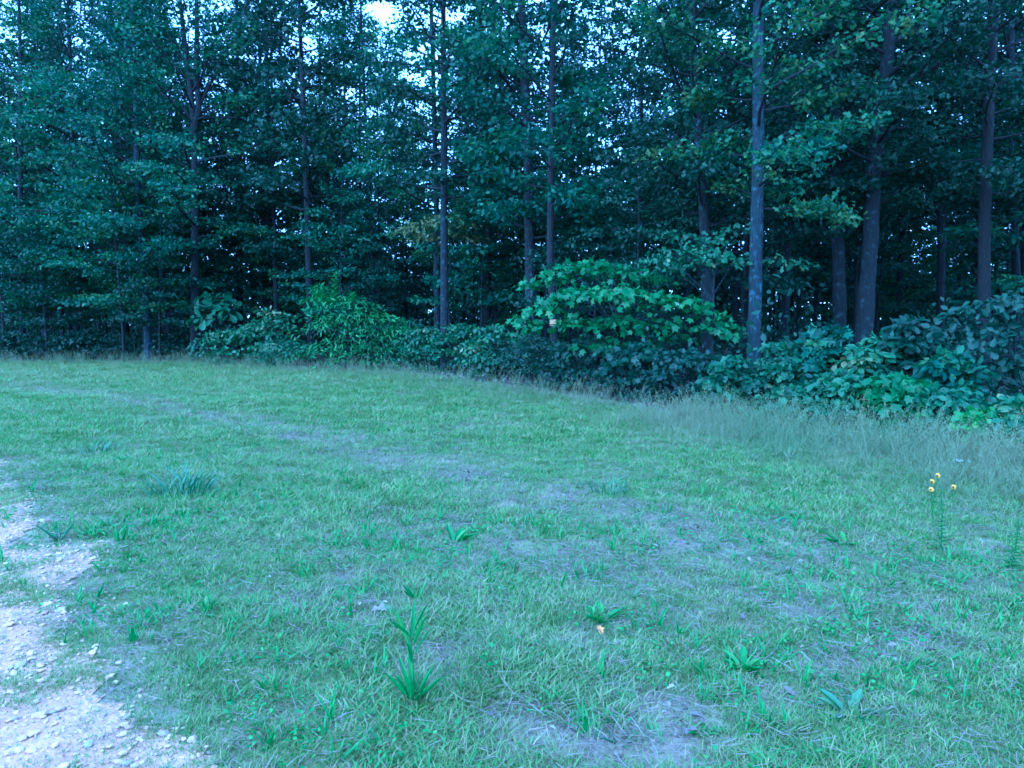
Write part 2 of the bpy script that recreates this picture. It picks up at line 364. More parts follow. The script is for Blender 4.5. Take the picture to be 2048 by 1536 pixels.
def build_tree(name, label, cat, Yd, path_px, wpx, bark, h0, R, nl, leaf=.15, per=26, T=T_OVAL, mat=M_LEAF, H=None, seed=0, group=None, bias=-math.pi/2, layer=.5, lo=.8):
    rng = np.random.default_rng(seed+100)
    base = at(path_px[0][0], path_px[0][1], Yd); base[2] = 0
    pts = [np.array([0, 0, -.15])]
    for p in path_px[1:]: pts.append(at(p[0], p[1], Yd) - np.array([base[0], base[1], 0]))
    if H is None: H = max(pts[-1][2]+2, 17+rng.uniform(-1.5, 2.5))
    last = pts[-1]; dv = (last-pts[-2])/max(.1, last[2]-pts[-2][2])
    if H > last[2]+.3: pts.append(last + dv*np.array([.6, .6, 1])*(H-last[2]))
    P = np.array(pts)
    root = thing(name, label, cat, (base[0], base[1], float(gz(base[0], base[1]))), group)
    rb = wpx/2*Yd/F
    me, c = trunk_mesh(rng, P, rb*1.05, rb*.3)
    obj('trunk', me, BARKS[bark], root)
    ax = lambda h: np.array([np.interp(h, c[:, 2], c[:, 0]), np.interp(h, c[:, 2], c[:, 1]), h])
    B, Lf = crown(rng, ax, h0, H-.4, R, nl, T, leaf, per, layer, r0=max(.022, rb*.28), bias=bias, lo=lo)
    obj('limbs', B.mesh('limbs'), BARKS['dark'], root)
    obj('crown', Lf.mesh('crown'), mat, root, kind='stuff')
    return root, ax

# the trees whose trunks the edge of the clearing shows, left to right
build_tree('oak_tree', 'leafy edge tree with thin blue-grey trunk low at the far left', 'tree', 33, [(44, 716), (45, 560), (42, 420), (40, 100)], 12, 'grey', 2.8, 4.6, 62, seed=1, mat=M_LEAF)
build_tree('oak_tree', 'bushy edge tree with pale lower trunk, left of the tall dark forked trunk', 'tree', 30, [(296, 725), (294, 640), (285, 540), (275, 400), (268, 60)], 15, 'pale', 3.1, 4.4, 66, seed=2, per=24)
bt, ax1 = build_tree('oak_tree', 'tall dark trunk forking high up at the grass edge, left of the bright shrub', 'tree', 30, [(392, 727), (391, 600), (391, 400), (388, 240), (376, 140), (360, 0)], 18, 'dark', 5.2, 4.6, 50, seed=3, per=22)
rngf = np.random.default_rng(9); fk = MB()
off = np.array(bt.location); off[2] = 0
fork = np.array([at(a, b, 30)-off for a, b in ((388, 262), (398, 215), (392, 150), (394, 60), (392, -80))])
fk.tube(fork, [.13, .12, .11, .09, .06], 10, .5, .1, rngf)
for br in (((392, 230), (430, 215), (490, 195), (585, 180)), ((394, 238), (450, 236), (520, 243), (560, 240)), ((392, 200), (405, 150), (425, 90), (470, 20)), ((393, 225), (430, 150), (475, 60), (500, -10)),
           ((376, 140), (350, 90), (322, 30)), ((390, 250), (365, 215), (330, 195), (300, 160))):
    b = np.array([at(a, c_, 30 + k*.25)-off for k, (a, c_) in enumerate(br)]); fk.tube(b, np.linspace(.075, .025, len(b)), 6)
obj('fork', fk.mesh('fork'), B_DARK, bt)
build_tree('oak_tree', 'dark trunk in shade right of the forked tree, first of two behind the left shrubs', 'tree', 36, [(478, 716), (480, 520), (478, 350), (474, 50)], 14, 'dark', 5.5, 3.8, 44, seed=4, mat=M_LEAF_SHADE, leaf=.125, per=34)
build_tree('oak_tree', 'straight dark trunk behind the left end of the shrub bank', 'tree', 35, [(545, 712), (541, 600), (538, 420), (532, 60)], 16, 'dark', 6, 3.8, 44, seed=5, mat=M_LEAF_SHADE, leaf=.125, per=34)
build_tree('young_tree', 'thin dark stem directly behind the bright green shrub', 'tree', 38, [(640, 708), (640, 560), (639, 400), (640, 60)], 9, 'dark', 5, 3.0, 36, seed=6)
build_tree('young_tree', 'slim grey trunk rising through foliage right of the bright shrub', 'tree', 31, [(748, 718), (745, 500), (738, 320), (727, 180), (722, 20)], 9, 'grey', 6.5, 3.2, 36, seed=7)
build_tree('oak_tree', 'dark bare lower trunk mid-forest with pale leafy tuft across its middle', 'tree', 27, [(874, 730), (874, 650), (872, 480), (868, 300), (862, 40)], 14, 'lichen', 4.0, 3.6, 56, seed=8, lo=.5)
build_tree('oak_tree', 'dark trunk between the mid-forest bare trunk and the thick grey trunk', 'tree', 31, [(974, 716), (975, 550), (979, 400), (984, 200), (988, 40)], 15, 'dark', 5, 3.4, 42, seed=9, mat=M_LEAF_SHADE, leaf=.125, per=34)
build_tree('oak_tree', 'thick grey trunk left of centre pair, rising behind the maple top', 'tree', 22, [(1064, 745), (1062, 540), (1060, 420), (1055, 260), (1046, 80), (1042, 0)], 24, 'lichen', 4.2, 3.6, 56, seed=10, lo=.5, per=24)
signtree, ax5 = build_tree('oak_tree', 'slim near-black trunk carrying a small square sign, right of the thick grey one', 'tree', 19.5, [(1114, 752), (1108, 660), (1100, 500), (1102, 300), (1105, 120), (1107, 0)], 16, 'dark', 4.2, 3.2, 54, seed=11, lo=.5, per=24)
build_tree('young_tree', 'thin dark trunk seen above the right half of the maple', 'tree', 27, [(1284, 722), (1284, 520), (1283, 320), (1282, 60)], 10, 'dark', 5, 3.2, 40, seed=12, mat=M_LEAF_SHADE, leaf=.125, per=34)
build_tree('oak_tree', 'lichen-flecked dark trunk whose foot shows under the maple branch ends', 'tree', 17.5, [(1417, 762), (1413, 650), (1410, 500), (1400, 330), (1390, 180), (1384, 40)], 22, 'lichen', 3.9, 3.4, 56, seed=13, lo=.5, per=33, T=T_OAK, leaf=.13, mat=M_LEAF_SHADE)
build_tree('oak_tree', 'tall pale grey trunk, straightest and lightest one right of the maple', 'tree', 15.5, [(1503, 775), (1506, 700), (1510, 560), (1513, 400), (1515, 200), (1516, 40)], 27, 'pale', 3.9, 3.3, 56, seed=14, lo=.5, per=33, T=T_OAK, leaf=.13)
build_tree('oak_tree', 'dark upright trunk deep in shade left of the leaning trunk', 'tree', 20, [(1682, 748), (1680, 600), (1676, 450), (1671, 250), (1668, 0)], 26, 'grey', 4.8, 3.4, 54, seed=15, lo=.5, per=33, T=T_OAK, leaf=.13, mat=M_LEAF_SHADE)
build_tree('oak_tree', 'thick grey trunk leaning to the right in the dark right half', 'tree', 18.5, [(1722, 760), (1730, 650), (1740, 500), (1748, 330), (1765, 200), (1780, 70), (1784, 0)], 33, 'grey', 4.8, 3.4, 54, seed=16, lo=.5, per=33, T=T_OAK, leaf=.13, mat=M_LEAF_SHADE)
build_tree('oak_tree', 'dark trunk in deep shade between the leaning trunk and the rightmost big trunk', 'tree', 26, [(1880, 728), (1880, 500), (1881, 280), (1876, 60)], 16, 'dark', 6.5, 3.6, 44, seed=17, mat=M_LEAF_SHADE, leaf=.125, per=34)
build_tree('oak_tree', 'dark trunk behind the large-leaved sapling at the right edge', 'tree', 18, [(1968, 765), (1970, 560), (1968, 420), (1975, 260), (1984, 60)], 24, 'dark', 4.6, 3.4, 54, seed=18, lo=.5, per=33, T=T_OAK, leaf=.13, mat=M_LEAF_SHADE)
build_tree('young_tree', 'pale slim trunk cut by the right edge of the view', 'tree', 23, [(2036, 740), (2034, 560), (2030, 450), (2024, 200)], 15, 'grey', 5.5, 3.4, 40, seed=19)

# the small square sign on the near-black trunk
sy = 19.5; sc_ = at(1101, 645, sy)
tx = np.array(signtree.location) + ax5(sc_[2]-signtree.location.z)
import bmesh
def box_me(name, a, b, c, bev=.004):
    bm = bmesh.new(); bmesh.ops.create_cube(bm, size=1)
    for v in bm.verts: v.co = (v.co.x*a, v.co.y*b, v.co.z*c)
    bmesh.ops.bevel(bm, geom=list(bm.edges), offset=bev, segments=1, affect='EDGES')
    me = bpy.data.meshes.new(name); bm.to_mesh(me); bm.free(); return me
sg = thing('boundary_sign', 'small faded tan square sign nailed to the near-black trunk beside the maple leaves', 'sign', (tx[0]-.02, tx[1]-.155, sc_[2]))
obj('board', box_me('board', .17, .012, .17), plain('faded_tan_paint', (.42, .30, .12)), sg)
for z in (-.06, .06): obj('nail', box_me('nail', .014, .01, .014, .002), plain('nail_steel', (.3, .3, .3), .4), sg, (0, -.0085, z))

# the deeper wood: a few grown trees, then copies of them
def proto_tree(name, label, h0, H, R, nl, bark, seed, r=.14, mat=M_LEAF_SHADE, leaf=.16, per=22, layer=.5, cat='tree', lean=.3, group=None, T=T_OVAL, lo=.8, droop=.1):
    rng = np.random.default_rng(seed)
    root = thing(name, label, cat, (0, 0, 0), group)
    ln = rng.normal(0, lean, 2); me, c = trunk_mesh(rng, [(0, 0, -.15), (ln[0]*.2, ln[1]*.2, H*.3), (ln[0]*.7, ln[1]*.7, H*.7), (ln[0], ln[1], H)], r, r*.25, 9, 1.3)
    obj('trunk', me, BARKS[bark], root)
    ax = lambda h: np.array([np.interp(h, c[:, 2], c[:, 0]), np.interp(h, c[:, 2], c[:, 1]), h])
    B, Lf = crown(rng, ax, h0, H-.3, R, nl, T, leaf, per, layer, r0=max(.012, r*.4), lo=lo, droop=droop)
    obj('limbs', B.mesh('limbs'), BARKS[bark], root); obj('crown', Lf.mesh('crown'), mat, root, kind='stuff')
    return root
G_FOREST = 'slender trees standing in the shade deep in the wood'
G_SAP = 'understory trees with layered sprays below the tall crowns'
LBL_F = ['slender dark-barked tree among many others deep in the shaded wood', 'slender grey-barked tree among many others deep in the shaded wood']
protos = [proto_tree('forest_tree', LBL_F[0], 5, 18, 3.4, 56, 'dark', 41, .13), proto_tree('forest_tree', LBL_F[1], 6, 20, 3.6, 58, 'grey', 42, .16),
          proto_tree('forest_tree', LBL_F[0], 3.5, 15, 3, 50, 'dark', 43, .09), proto_tree('forest_tree', LBL_F[1], 4.5, 17, 3.2, 52, 'grey', 44, .11)]
for p in protos: p['group'] = G_FOREST
und = [proto_tree('understory_tree', 'small understory tree with flat layered leaf sprays under the tall crowns', 1.6, 7.5, 2.6, 30, 'dark', 51, .05, M_LEAF, .14, 26, .85, lo=.7, group=G_SAP, droop=.14),
       proto_tree('understory_tree', 'small understory tree with flat layered leaf sprays under the tall crowns', 1.2, 6, 2.3, 26, 'grey', 52, .04, M_LEAF_SHADE, .125, 30, .9, lo=.8, group=G_SAP, droop=.16),
       proto_tree('understory_tree', 'small understory tree with flat layered leaf sprays under the tall crowns', 2.2, 9, 2.8, 34, 'dark', 53, .06, M_LEAF_SHADE, .14, 24, .8, lo=.7, group=G_SAP, droop=.12)]
KIND = {p.name: k for p, k in zip(protos+und, ['dark slender tree', 'grey tall tree', 'dark thin tree', 'grey slender tree', 'dark-stemmed understory tree', 'grey-stemmed understory tree', 'dark leafy understory tree'])}
placed = []; pi = 0; tries = 0; first = {}
def free(x, y, d): return all((x-a)**2+(y-b)**2 > d*d for a, b in placed)
for o in list(COL.objects):
    if o.type == 'EMPTY' and o.get('category') == 'tree' and o.location.y > 5: placed.append((o.location.x, o.location.y))
ZONES = [(250, 'left of the pale lower trunk'), (395, 'between the pale-footed and forked trunks'), (650, 'between forked trunk and bright shrub'), (872, 'between bright shrub and bare trunk'),
         (1062, 'between bare trunk and thick grey trunk'), (1285, 'behind the left half of the maple'), (1512, 'behind the right half of the maple'), (1735, 'between palest trunk and leaning trunk'), (9999, 'right of the leaning trunk')]
def where(x, y):
    px = W/2 + F*x/y if y > 3 else 5000
    return next(t for lim, t in ZONES if px < lim)
def name_copy(o, kind, x, y, sc):
    d = y-edge_y(x); row = 'near the edge' if d < 5 else 'further in' if d < 15 else 'deep in the wood'
    o['label'] = '%s %s, %s, %s' % ('smaller' if sc < .95 else 'larger', kind, row, where(x, y)); o['group'] = kind + 's in the wood'
def put(pr, x, y, sc):
    kind = KIND[pr.name]
    key = pr.name
    loc = (x, y, float(gz(x, y)))
    if key not in first:
        first[key] = 1; pr.location = loc; pr.rotation_euler = (0, 0, random.uniform(0, 6.28)); pr.scale = (sc,)*3; o = pr
    else: o = copy_thing(pr, loc, random.uniform(0, 6.28), sc)
    name_copy(o, kind, x, y, sc); return o
cnt = 0
while cnt < 92 and tries < 6000:
    tries += 1; y = random.uniform(21, 58); x = random.uniform(-.76*y-3, .76*y+3)
    if y < edge_y(x)+3.0 or not free(x, y, 2.1+y*.02): continue
    placed.append((x, y)); put(protos[cnt % 4], x, y, random.uniform(.85, 1.2)); cnt += 1
for px, Y, k in ((95, 40, 0), (150, 44, 1), (40, 46, 3), (330, 41, 0), (1010, 40, 1)):
    p = at(px, 700, Y); placed.append((p[0], p[1])); put(protos[k], p[0], p[1], 1.1)
for x, y in ((12.5, 10.5), (14.5, 7), (17, 4), (15.5, 12), (18, 9)):         # the wood goes on unseen round to the right, added for its shade
    placed.append((x, y)); put(protos[cnt % 4], x, y, 1.0); cnt += 1
for px, Y, k, sc, lb in ((10, 31, 0, 1.1, 'layered understory tree cut by the left edge of the view'),
    (95, 30.6, 1, 1.05, 'low layered tree beside the thin blue-grey trunk at far left'),
    (165, 32, 0, 1.15, 'larger layered tree halfway between the two leftmost edge trunks'),
    (248, 29.2, 0, 1.1, 'layered tree whose sprays hang just left of the pale lower trunk'),
    (338, 31.5, 0, 1.1, 'layered tree in the gap just left of the forked dark trunk'),
    (318, 29.0, 1, 1.0, 'short layered tree at the grass edge right of the pale lower trunk'),
    (470, 33, 1, 1.1, 'layered tree whose sprays hang over the left shrubs, right of the forked trunk'),
    (600, 33, 0, 1.05, 'layered tree showing just above and left of the bright shrub'),
    (760, 31, 2, 1.0, 'dark layered tree showing just above and right of the bright shrub'),
    (1160, 22, 1, 1.0, 'layered tree filling the dark space right behind the maple top')):
    p = at(px, 700, Y); placed.append((p[0], p[1])); put(und[k], p[0], p[1], sc)['label'] = lb
cnt = 0; tries = 0
while cnt < 62 and tries < 6000:
    tries += 1; y = random.uniform(15, 46); x = random.uniform(-.76*y-2, .76*y+2)
    d = y-edge_y(x)
    px = W/2+F*x/y
    if (1480 < px < 1990 and y < 27) or (530 < px < 870 and y < 28.5) or (840 < px < 1160 and y < 26) or (360 < px < 430 and y < 31): continue
    if d < 1.4 or (d > 20 and random.random() < .4) or not free(x, y, 1.35): continue
    placed.append((x, y)); put(und[cnt % 3], x, y, random.uniform(.75, 1.15)); cnt += 1

# far side of the wood and undergrowth: nobody could count these
def leaf_cloud(name, pos, size, T, mat, rng, **kw):
    N = len(pos); mb = MB()
    mb.leaves(T, pos, np.array([0, 0, .5])+rng.normal(0, .8, (N, 3)), rng.normal(0, 1, (N, 3)), size*rng.uniform(.6, 1.25, N), np.clip(rng.normal(.5, .2, N), 0, 1))
    return obj(name, mb.mesh(name), mat, None, **kw)
rng = np.random.default_rng(77)
NC = 5200
cc = np.stack([rng.uniform(-68, 68, NC), rng.uniform(52, 80, NC), np.where(rng.random(NC) < .76, rng.random(NC)**1.1*7, rng.beta(1.0, 1.9, NC)*14)], -1)
pos = (cc[:, None, :] + rng.normal(0, 1, (NC, 20, 3))*np.array([1.1, .8, .5])).reshape(-1, 3); pos[:, 2] = np.abs(pos[:, 2])
leaf_cloud('far_woods', pos, .58, T_OVAL, M_LEAF_SHADE, rng, kind='stuff', label='far side of the wood reading as one dark mass')
N = 60000
y = rng.uniform(10.5, 52, N); x = rng.uniform(-1, 1, N)*(.78*y+3); d = y-edge_y(x)
clump = fbm(x*.7, y*.7, 61)
ok = (d > .2) & (clump > .42); x, y, clump = x[ok], y[ok], clump[ok]
z = gz(x, y) + rng.random(len(x))**.7*(.25+2.6*(clump-.42)*2.4)
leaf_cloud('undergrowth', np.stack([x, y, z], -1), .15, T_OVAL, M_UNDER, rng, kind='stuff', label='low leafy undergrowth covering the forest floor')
N = 30000                                        # dry leaf litter under the trees
y = rng.uniform(9.5, 40, N); x = rng.uniform(-1, 1, N)*(.78*y+2); ok = y > edge_y(x)-.3; x, y = x[ok], y[ok]
o = leaf_cloud('leaf_litter', np.stack([x, y, gz(x, y)+.015], -1), .13, T_OVAL, M_DEAD, rng, kind='stuff', label='dead leaves lying on the forest floor')

# ------------------------------------------------------------------ shrubs and saplings along the edge
def shrub(name, label, px, top, base_py, hw, Yd, T, leaf, mat, n_spray=14, per=46, seed=0, cat='shrub', group=None, own=0, spread=None, depth=.8, stem=.018, low=.08, extra=(), own_name='leaf'):
    """stems fanning from one foot, each carrying a domed spray of leaves; own = leaves kept as single objects"""
    rng = np.random.default_rng(seed+700)
    foot = at(px, base_py, Yd); foot[2] = float(gz(foot[0], foot[1]))
    root = thing(name, label, cat, foot, group)
    hgt = at(px, top, Yd)[2]-foot[2]; R = hw*Yd/F
    S = []
    if spread is None:
        for i in range(n_spray):
            a = i*2.399+rng.uniform(-.4, .4); f = math.sqrt((i+.5)/n_spray)
            r = f*R*rng.uniform(.7, 1.05); z = hgt*(low + (1-low)*math.sqrt(max(0, 1-(f*.93)**2))*rng.uniform(.72, 1.0))
            S.append((np.array([r*math.cos(a), r*math.sin(a)*depth, z]), rng.uniform(.24, .42)*max(.55, min(R, 1.5)), 1))
        for i in range(n_spray//2):                       # lower skirts
            a = rng.uniform(0, 6.28); r = R*rng.uniform(.45, .95)
            S.append((np.array([r*math.cos(a), r*math.sin(a)*depth, hgt*rng.uniform(.12, .5)]), rng.uniform(.25, .4)*max(.55, min(R, 1.4)), 1))
    else:
        for (a, b, dy, rp, k) in spread:
            S.append((at(a, b, Yd+dy)-foot, rp*Yd/F, k))
    B, Lf = MB(), MB(); P, Nn, D, Sz, Ti = [], [], [], [], []
    hub = None
    if spread is not None:
        mc = np.mean([c for c, _, _ in S], 0); hub = mc*np.array([.6, .6, .8])
        B.tube([(0, 0, -.08), hub*.4+rng.normal(0, .04, 3), hub, mc*np.array([.7, .7, .9])], [stem*1.7, stem*1.45, stem*1.1, stem*.6], 8)
    for c, r, k in S:
        m = np.array([c[0]*.35, c[1]*.35, c[2]*.6])+rng.normal(0, .05, 3)
        if hub is not None:
            f = rng.uniform(.75, 1.1); m = hub*f*.5+c*.5+np.array([0, 0, .12*np.linalg.norm(c-hub)]); B.tube([hub*f, m, c], [stem*.7, stem*.45, stem*.2], 5)
        else: B.tube([(0, 0, -.05), m*.55, m, c], [stem, stem*.8, stem*.55, stem*.25], 5)
        for q in range(5):
            e = c+rng.normal(0, .6, 3)*r*np.array([1, 1, .35]); B.tube([m*.3+c*.7, e], [stem*.3, stem*.1], 3)
        n = int(per*k*rng.uniform(.8, 1.25)); g = rng.normal(0, .55, (n, 2)); rr = (g**2).sum(1)
        z = .35*r*(1-rr)*rng.uniform(.2, 1, n) - rng.random(n)*.3*r
        p = c + np.stack([g[:, 0]*r, g[:, 1]*r, z], -1); p[:, 2] = np.maximum(p[:, 2], .05)
        P.append(p); out = np.stack([g[:, 0], g[:, 1], np.full(n, -.25)], -1)
        D.append(out+rng.normal(0, .5, (n, 3))); Nn.append(np.stack([g[:, 0]*.5, g[:, 1]*.5, np.full(n, .8)], -1)+rng.normal(0, .6, (n, 3))+np.array([0, -.25, 0]))
        Sz.append(leaf*rng.uniform(.6, 1.15, n)); Ti.append(np.clip(rng.normal(.5, .14)+rng.normal(0, .17, n), 0, 1))
    for e in extra:                                       # upright leafy shoots: (px, py_low, py_high, dy)
        a, b = at(e[0], e[1], Yd+e[3])-foot, at(e[0]+e[4], e[2], Yd+e[3])-foot
        B.tube([a, (a+b)/2, b], [stem*.4, stem*.3, stem*.12], 4); n = 40; f = np.linspace(0, 1, n); an = np.arange(n)*2.4
        P.append(a+(b-a)*f[:, None]); D.append(np.stack([np.cos(an), np.sin(an), np.full(n, .55)], -1)); Nn.append(np.stack([-np.cos(an)*.6, -np.sin(an)*.6, np.ones(n)], -1))
        Sz.append(leaf*1.6*(1-.5*f)); Ti.append(np.full(n, 1.0))
    P, Nn, D, Sz, Ti = map(np.concatenate, (P, Nn, D, Sz, Ti))
    obj('stems', B.mesh('stems'), B_GREY, root)
    if own:
        key = np.argsort(P[:, 1]-.6*P[:, 2]); keep, rest = key[:own], key[own:]
        proto = []
        for q in range(5):
            mb = MB(); mb.leaves(T, np.zeros((1, 3)), np.array([[0, 0, 1.0]]), np.array([[0, 1.0, 0]]), 1.0, .2+.16*q); me = mb.mesh('leaf'); me.materials.append(mat); proto.append(me)
        for i in keep:
            nn = Vector(Nn[i]).normalized(); dd = Vector(D[i]); dd = (dd-nn*dd.dot(nn)).normalized(); bb = dd.cross(nn)
            from mathutils import Matrix
            o = bpy.data.objects.new(own_name, proto[int(min(4, max(0, (Ti[i]-.1)/.18)))]); COL.objects.link(o); o.parent = root
            o.matrix_local = Matrix.Translation(Vector(P[i])) @ Matrix((bb, dd, nn)).transposed().to_4x4() @ Matrix.Scale(float(Sz[i]), 4)
    else: rest = np.arange(len(P))
    Lf.leaves(T, P[rest], Nn[rest], D[rest], Sz[rest], Ti[rest])
    obj('foliage', Lf.mesh('foliage'), mat, root, kind='stuff')
    return root

maple_sprays = [(1045, 640, -.9, 34, 1), (1085, 618, -.8, 40, 1.2), (1120, 600, -.9, 42, 1.3), (1160, 585, -1.0, 46, 1.5), (1200, 585, -1, 46, 1.5), (1245, 580, -1.1, 50, 1.6),
    (1290, 592, -1.1, 48, 1.5), (1330, 600, -1.0, 44, 1.4), (1370, 605, -.9, 44, 1.3), (1410, 625, -.9, 38, 1.1), (1440, 650, -1.0, 34, 1), (1455, 660, -.9, 26, .7), (1420, 655, -.9, 30, .8),
    (1065, 570, .3, 36, 1), (1100, 555, .3, 42, 1.2), (1135, 535, .3, 40, 1.2), (1175, 530, .4, 44, 1.3), (1215, 535, .4, 46, 1.3), (1260, 545, .3, 44, 1.2), (1300, 555, .5, 44, 1.2),
    (1150, 640, -.6, 36, .9), (1190, 645, -.7, 40, 1), (1240, 640, -.8, 44, 1.2), (1270, 660, -.7, 40, 1), (1330, 650, -.8, 40, 1), (1345, 670, -.7, 34, .8), (1220, 690, -.5, 36, .8), (1180, 690, -.3, 36, .7), (1290, 690, -.4, 36, .7),
    (1060, 655, -.8, 28, .6)]
shrub('maple_sapling', 'broad pale-green maple spreading layered branches over the grass, some leaf undersides white', 1235, 520, 775, 200, 16.4, T_MAPLE, .155, M_MAPLE, per=50, seed=1, cat='maple', own=285, spread=maple_sprays, stem=.03)
oak_sprays = [(1310, 520, 0, 40, 1), (1350, 508, 0, 44, 1.2), (1395, 503, 0, 46, 1.3), (1440, 510, 0, 44, 1.2), (1480, 520, .2, 38, 1), (1400, 525, .3, 44, 1), (1330, 540, .3, 40, .8), (1425, 480, .5, 40, .9), (1560, 520, .3, 26, .6), (1600, 525, .3, 30, .7), (1350, 470, .8, 42, .8), (1480, 455, .6, 46, 1)]
shrub('understory_tree', 'small tree with pale flat leaf sprays crossing the two trunks right of the maple', 1425, 480, 775, 150, 15.4, T_OAK, .16, M_SHRUB, per=60, seed=2, cat='tree', spread=oak_sprays, stem=.025)
tuft = [(815, 460, 0, 34, .9), (845, 450, 0, 40, 1.2), (880, 440, 0, 42, 1.2), (915, 448, 0, 36, 1), (850, 475, .2, 36, .8), (900, 470, .3, 38, .8), (950, 480, .3, 34, .6)]
shrub('understory_tree', 'young tree whose yellowish-grey leaf tuft crosses the mid-forest bare trunk', 905, 440, 745, 80, 25.5, T_OAK, .2, leaf_mat('yellowing_leaf', [(0, (.07, .11, .03)), (1, (.16, .18, .07))]), per=80, seed=3, cat='tree', spread=tuft, stem=.03)
bright = [(660, 612, -.3, 46, 1.4), (635, 598, -.2, 30, .9), (640, 575, 0, 18, .5), (700, 600, -.1, 42, 1.2), (685, 635, -.4, 60, 1.8), (650, 650, -.3, 48, 1.3), (735, 625, 0, 46, 1.2), (765, 640, 0, 50, 1.3), (715, 665, -.4, 60, 1.5), (790, 660, 0, 46, 1.1), (680, 690, -.3, 60, 1.5), (745, 695, -.3, 60, 1.5), (640, 700, -.2, 50, 1.1), (800, 695, -.1, 44, 1), (690, 720, -.4, 50, 1), (760, 725, -.4, 50, 1)]
shrub('chestnut_shrub', 'bright yellow-green shrub with an upright leafy spike at its top', 690, 590, 748, 90, 25.4, T_LANCE, .20, M_BRIGHT, per=130, seed=4, spread=bright, stem=.03, own=120,
      extra=((668, 610, 545, -.2, 2), (640, 610, 572, -.2, -10), (700, 615, 585, 0, 6), (655, 610, 580, -.3, -14)))
big = [(1925, 650, 0, 56, 1), (1960, 620, 0, 60, 1.2), (2005, 600, 0, 62, 1.3), (2045, 595, 0, 60, 1.2), (1945, 690, -.2, 58, 1), (1990, 670, -.2, 64, 1.2), (2040, 660, -.2, 64, 1.2), (2090, 640, 0, 64, 1), (1975, 730, -.3, 58, 1), (2030, 730, -.3, 64, 1.1), (2085, 720, -.2, 60, .8), (2000, 775, -.3, 56, .9), (2050, 790, -.3, 56, .9)]
shrub('hickory_sapling', 'large-leaved dark sapling leaning in at the right edge above the shrub bank', 2030, 580, 850, 130, 11.6, T_BIG, .17, M_LEAF_SHADE, per=52, seed=5, cat='sapling', own=170, spread=big, stem=.025)
shrub('oak_sapling', 'little sapling with broad bright leaves in front of the forked dark trunk', 432, 575, 733, 40, 28.6, T_BIG, .42, M_SHRUB, per=22, seed=6, cat='sapling', own=110, stem=.02,
      spread=[(415, 600, 0, 30, 1), (440, 590, 0, 30, 1), (420, 632, -.2, 28, 1), (448, 630, 0, 30, 1), (455, 612, .1, 26, .9), (430, 610, -.2, 28, 1)])
bank = [  # label, px, top, foot, half width, Y, leaf kind, size, material
 ('round mid-green shrub at the foot of the forked dark trunk', 455, 652, 737, 58, 28.2, T_OVAL, .17, M_SHRUB),
 ('taller bush with yellowish tips between the forked trunk and the bright shrub', 540, 622, 738, 72, 28, T_OVAL, .19, M_SHRUB),
 ('low leafy bush spilling into the grass left of the bright shrub', 575, 676, 742, 62, 26.6, T_LANCE, .2, M_SHRUB),
 ('blue-green bush leaning right from the bright shrub, flat grey-green sprays', 800, 628, 746, 66, 26, T_LANCE, .22, M_LEAF),
 ('low bush with arching stems right of the bright shrub', 852, 650, 750, 56, 24.6, T_OVAL, .15, M_SHRUB),
 ('low grey-green bush at the foot of the mid-forest bare trunk', 920, 640, 757, 64, 23.2, T_OVAL, .15, M_LEAF),
 ('dense low bush left of the maple in front of the thick grey trunk', 995, 640, 766, 70, 21.2, T_OVAL, .15, M_SHRUB),
 ('dark feathery bush under the left end of the maple branches', 1075, 664, 777, 72, 19, T_LANCE, .16, M_LEAF_SHADE),
 ('shaded low bush beneath the middle of the maple', 1160, 672, 787, 76, 17.6, T_OVAL, .14, M_LEAF_SHADE),
 ('sparse shaded bush under the right half of the maple', 1270, 684, 798, 80, 16, T_MAPLE, .14, M_LEAF_SHADE),
 ('dark bush at the foot of the lichen-flecked trunk', 1375, 690, 808, 72, 15, T_OVAL, .14, M_LEAF_SHADE),
 ('small bush with scattered yellow-green leaves in front of the pale grey trunk', 1460, 715, 822, 62, 13.8, T_ROUND, .13, M_SHRUB),
 ('bush hugging the right foot of the pale grey trunk', 1560, 686, 830, 58, 14, T_OAK, .15, M_SHRUB),
 ('upright bush with lobed leaves left of the leaning trunk foot', 1650, 632, 835, 52, 13.8, T_MAPLE, .18, M_LEAF),
 ('bush in front of the leaning trunk foot, crown rounded', 1735, 655, 845, 66, 13.2, T_OVAL, .16, M_SHRUB),
 ('upright shaded bush right of the leaning trunk', 1812, 640, 845, 56, 13.2, T_BIG, .2, M_LEAF_SHADE),
 ('dark broad bush between leaning trunk and large-leaved sapling', 1885, 690, 850, 70, 12.4, T_OVAL, .16, M_LEAF),
 ('front bush with pale lobed leaves at the grass edge below the pale trunk', 1580, 762, 845, 66, 12.2, T_MAPLE, .13, M_SHRUB),
 ('front bush with broad mid-green leaves below the lobed upright bush', 1672, 745, 852, 66, 12, T_OVAL, .15, M_SHRUB),
 ('front bush with bright flat leaf fans, middle of the right-hand bank', 1790, 742, 858, 74, 11.6, T_MAPLE, .14, M_MAPLE),
 ('front bush with drooping dark leaves below the large-leaved sapling', 1895, 765, 868, 66, 11.2, T_OVAL, .15, M_SHRUB),
 ('round-leaved bright creeper mound touching the grass at far right', 1975, 815, 878, 56, 10.7, T_ROUND, .13, M_BRIGHT),
 ('rightmost low dark bush cut by the right edge', 2045, 790, 882, 62, 10.6, T_OVAL, .15, M_SHRUB),
]
for q, (lb, px, top, foot, hw, Yd, T, sz, mt) in enumerate(bank):
    Yd *= float(np.interp(px, [900, 1300, 1600, 2050], [1, .93, .9, .87]))
    shrub('shrub', lb, px, top, foot, hw, Yd, T, sz, mt, n_spray=16, per=58 if T is not T_MAPLE else 40, seed=20+q, group='bushes banked along the forest edge')
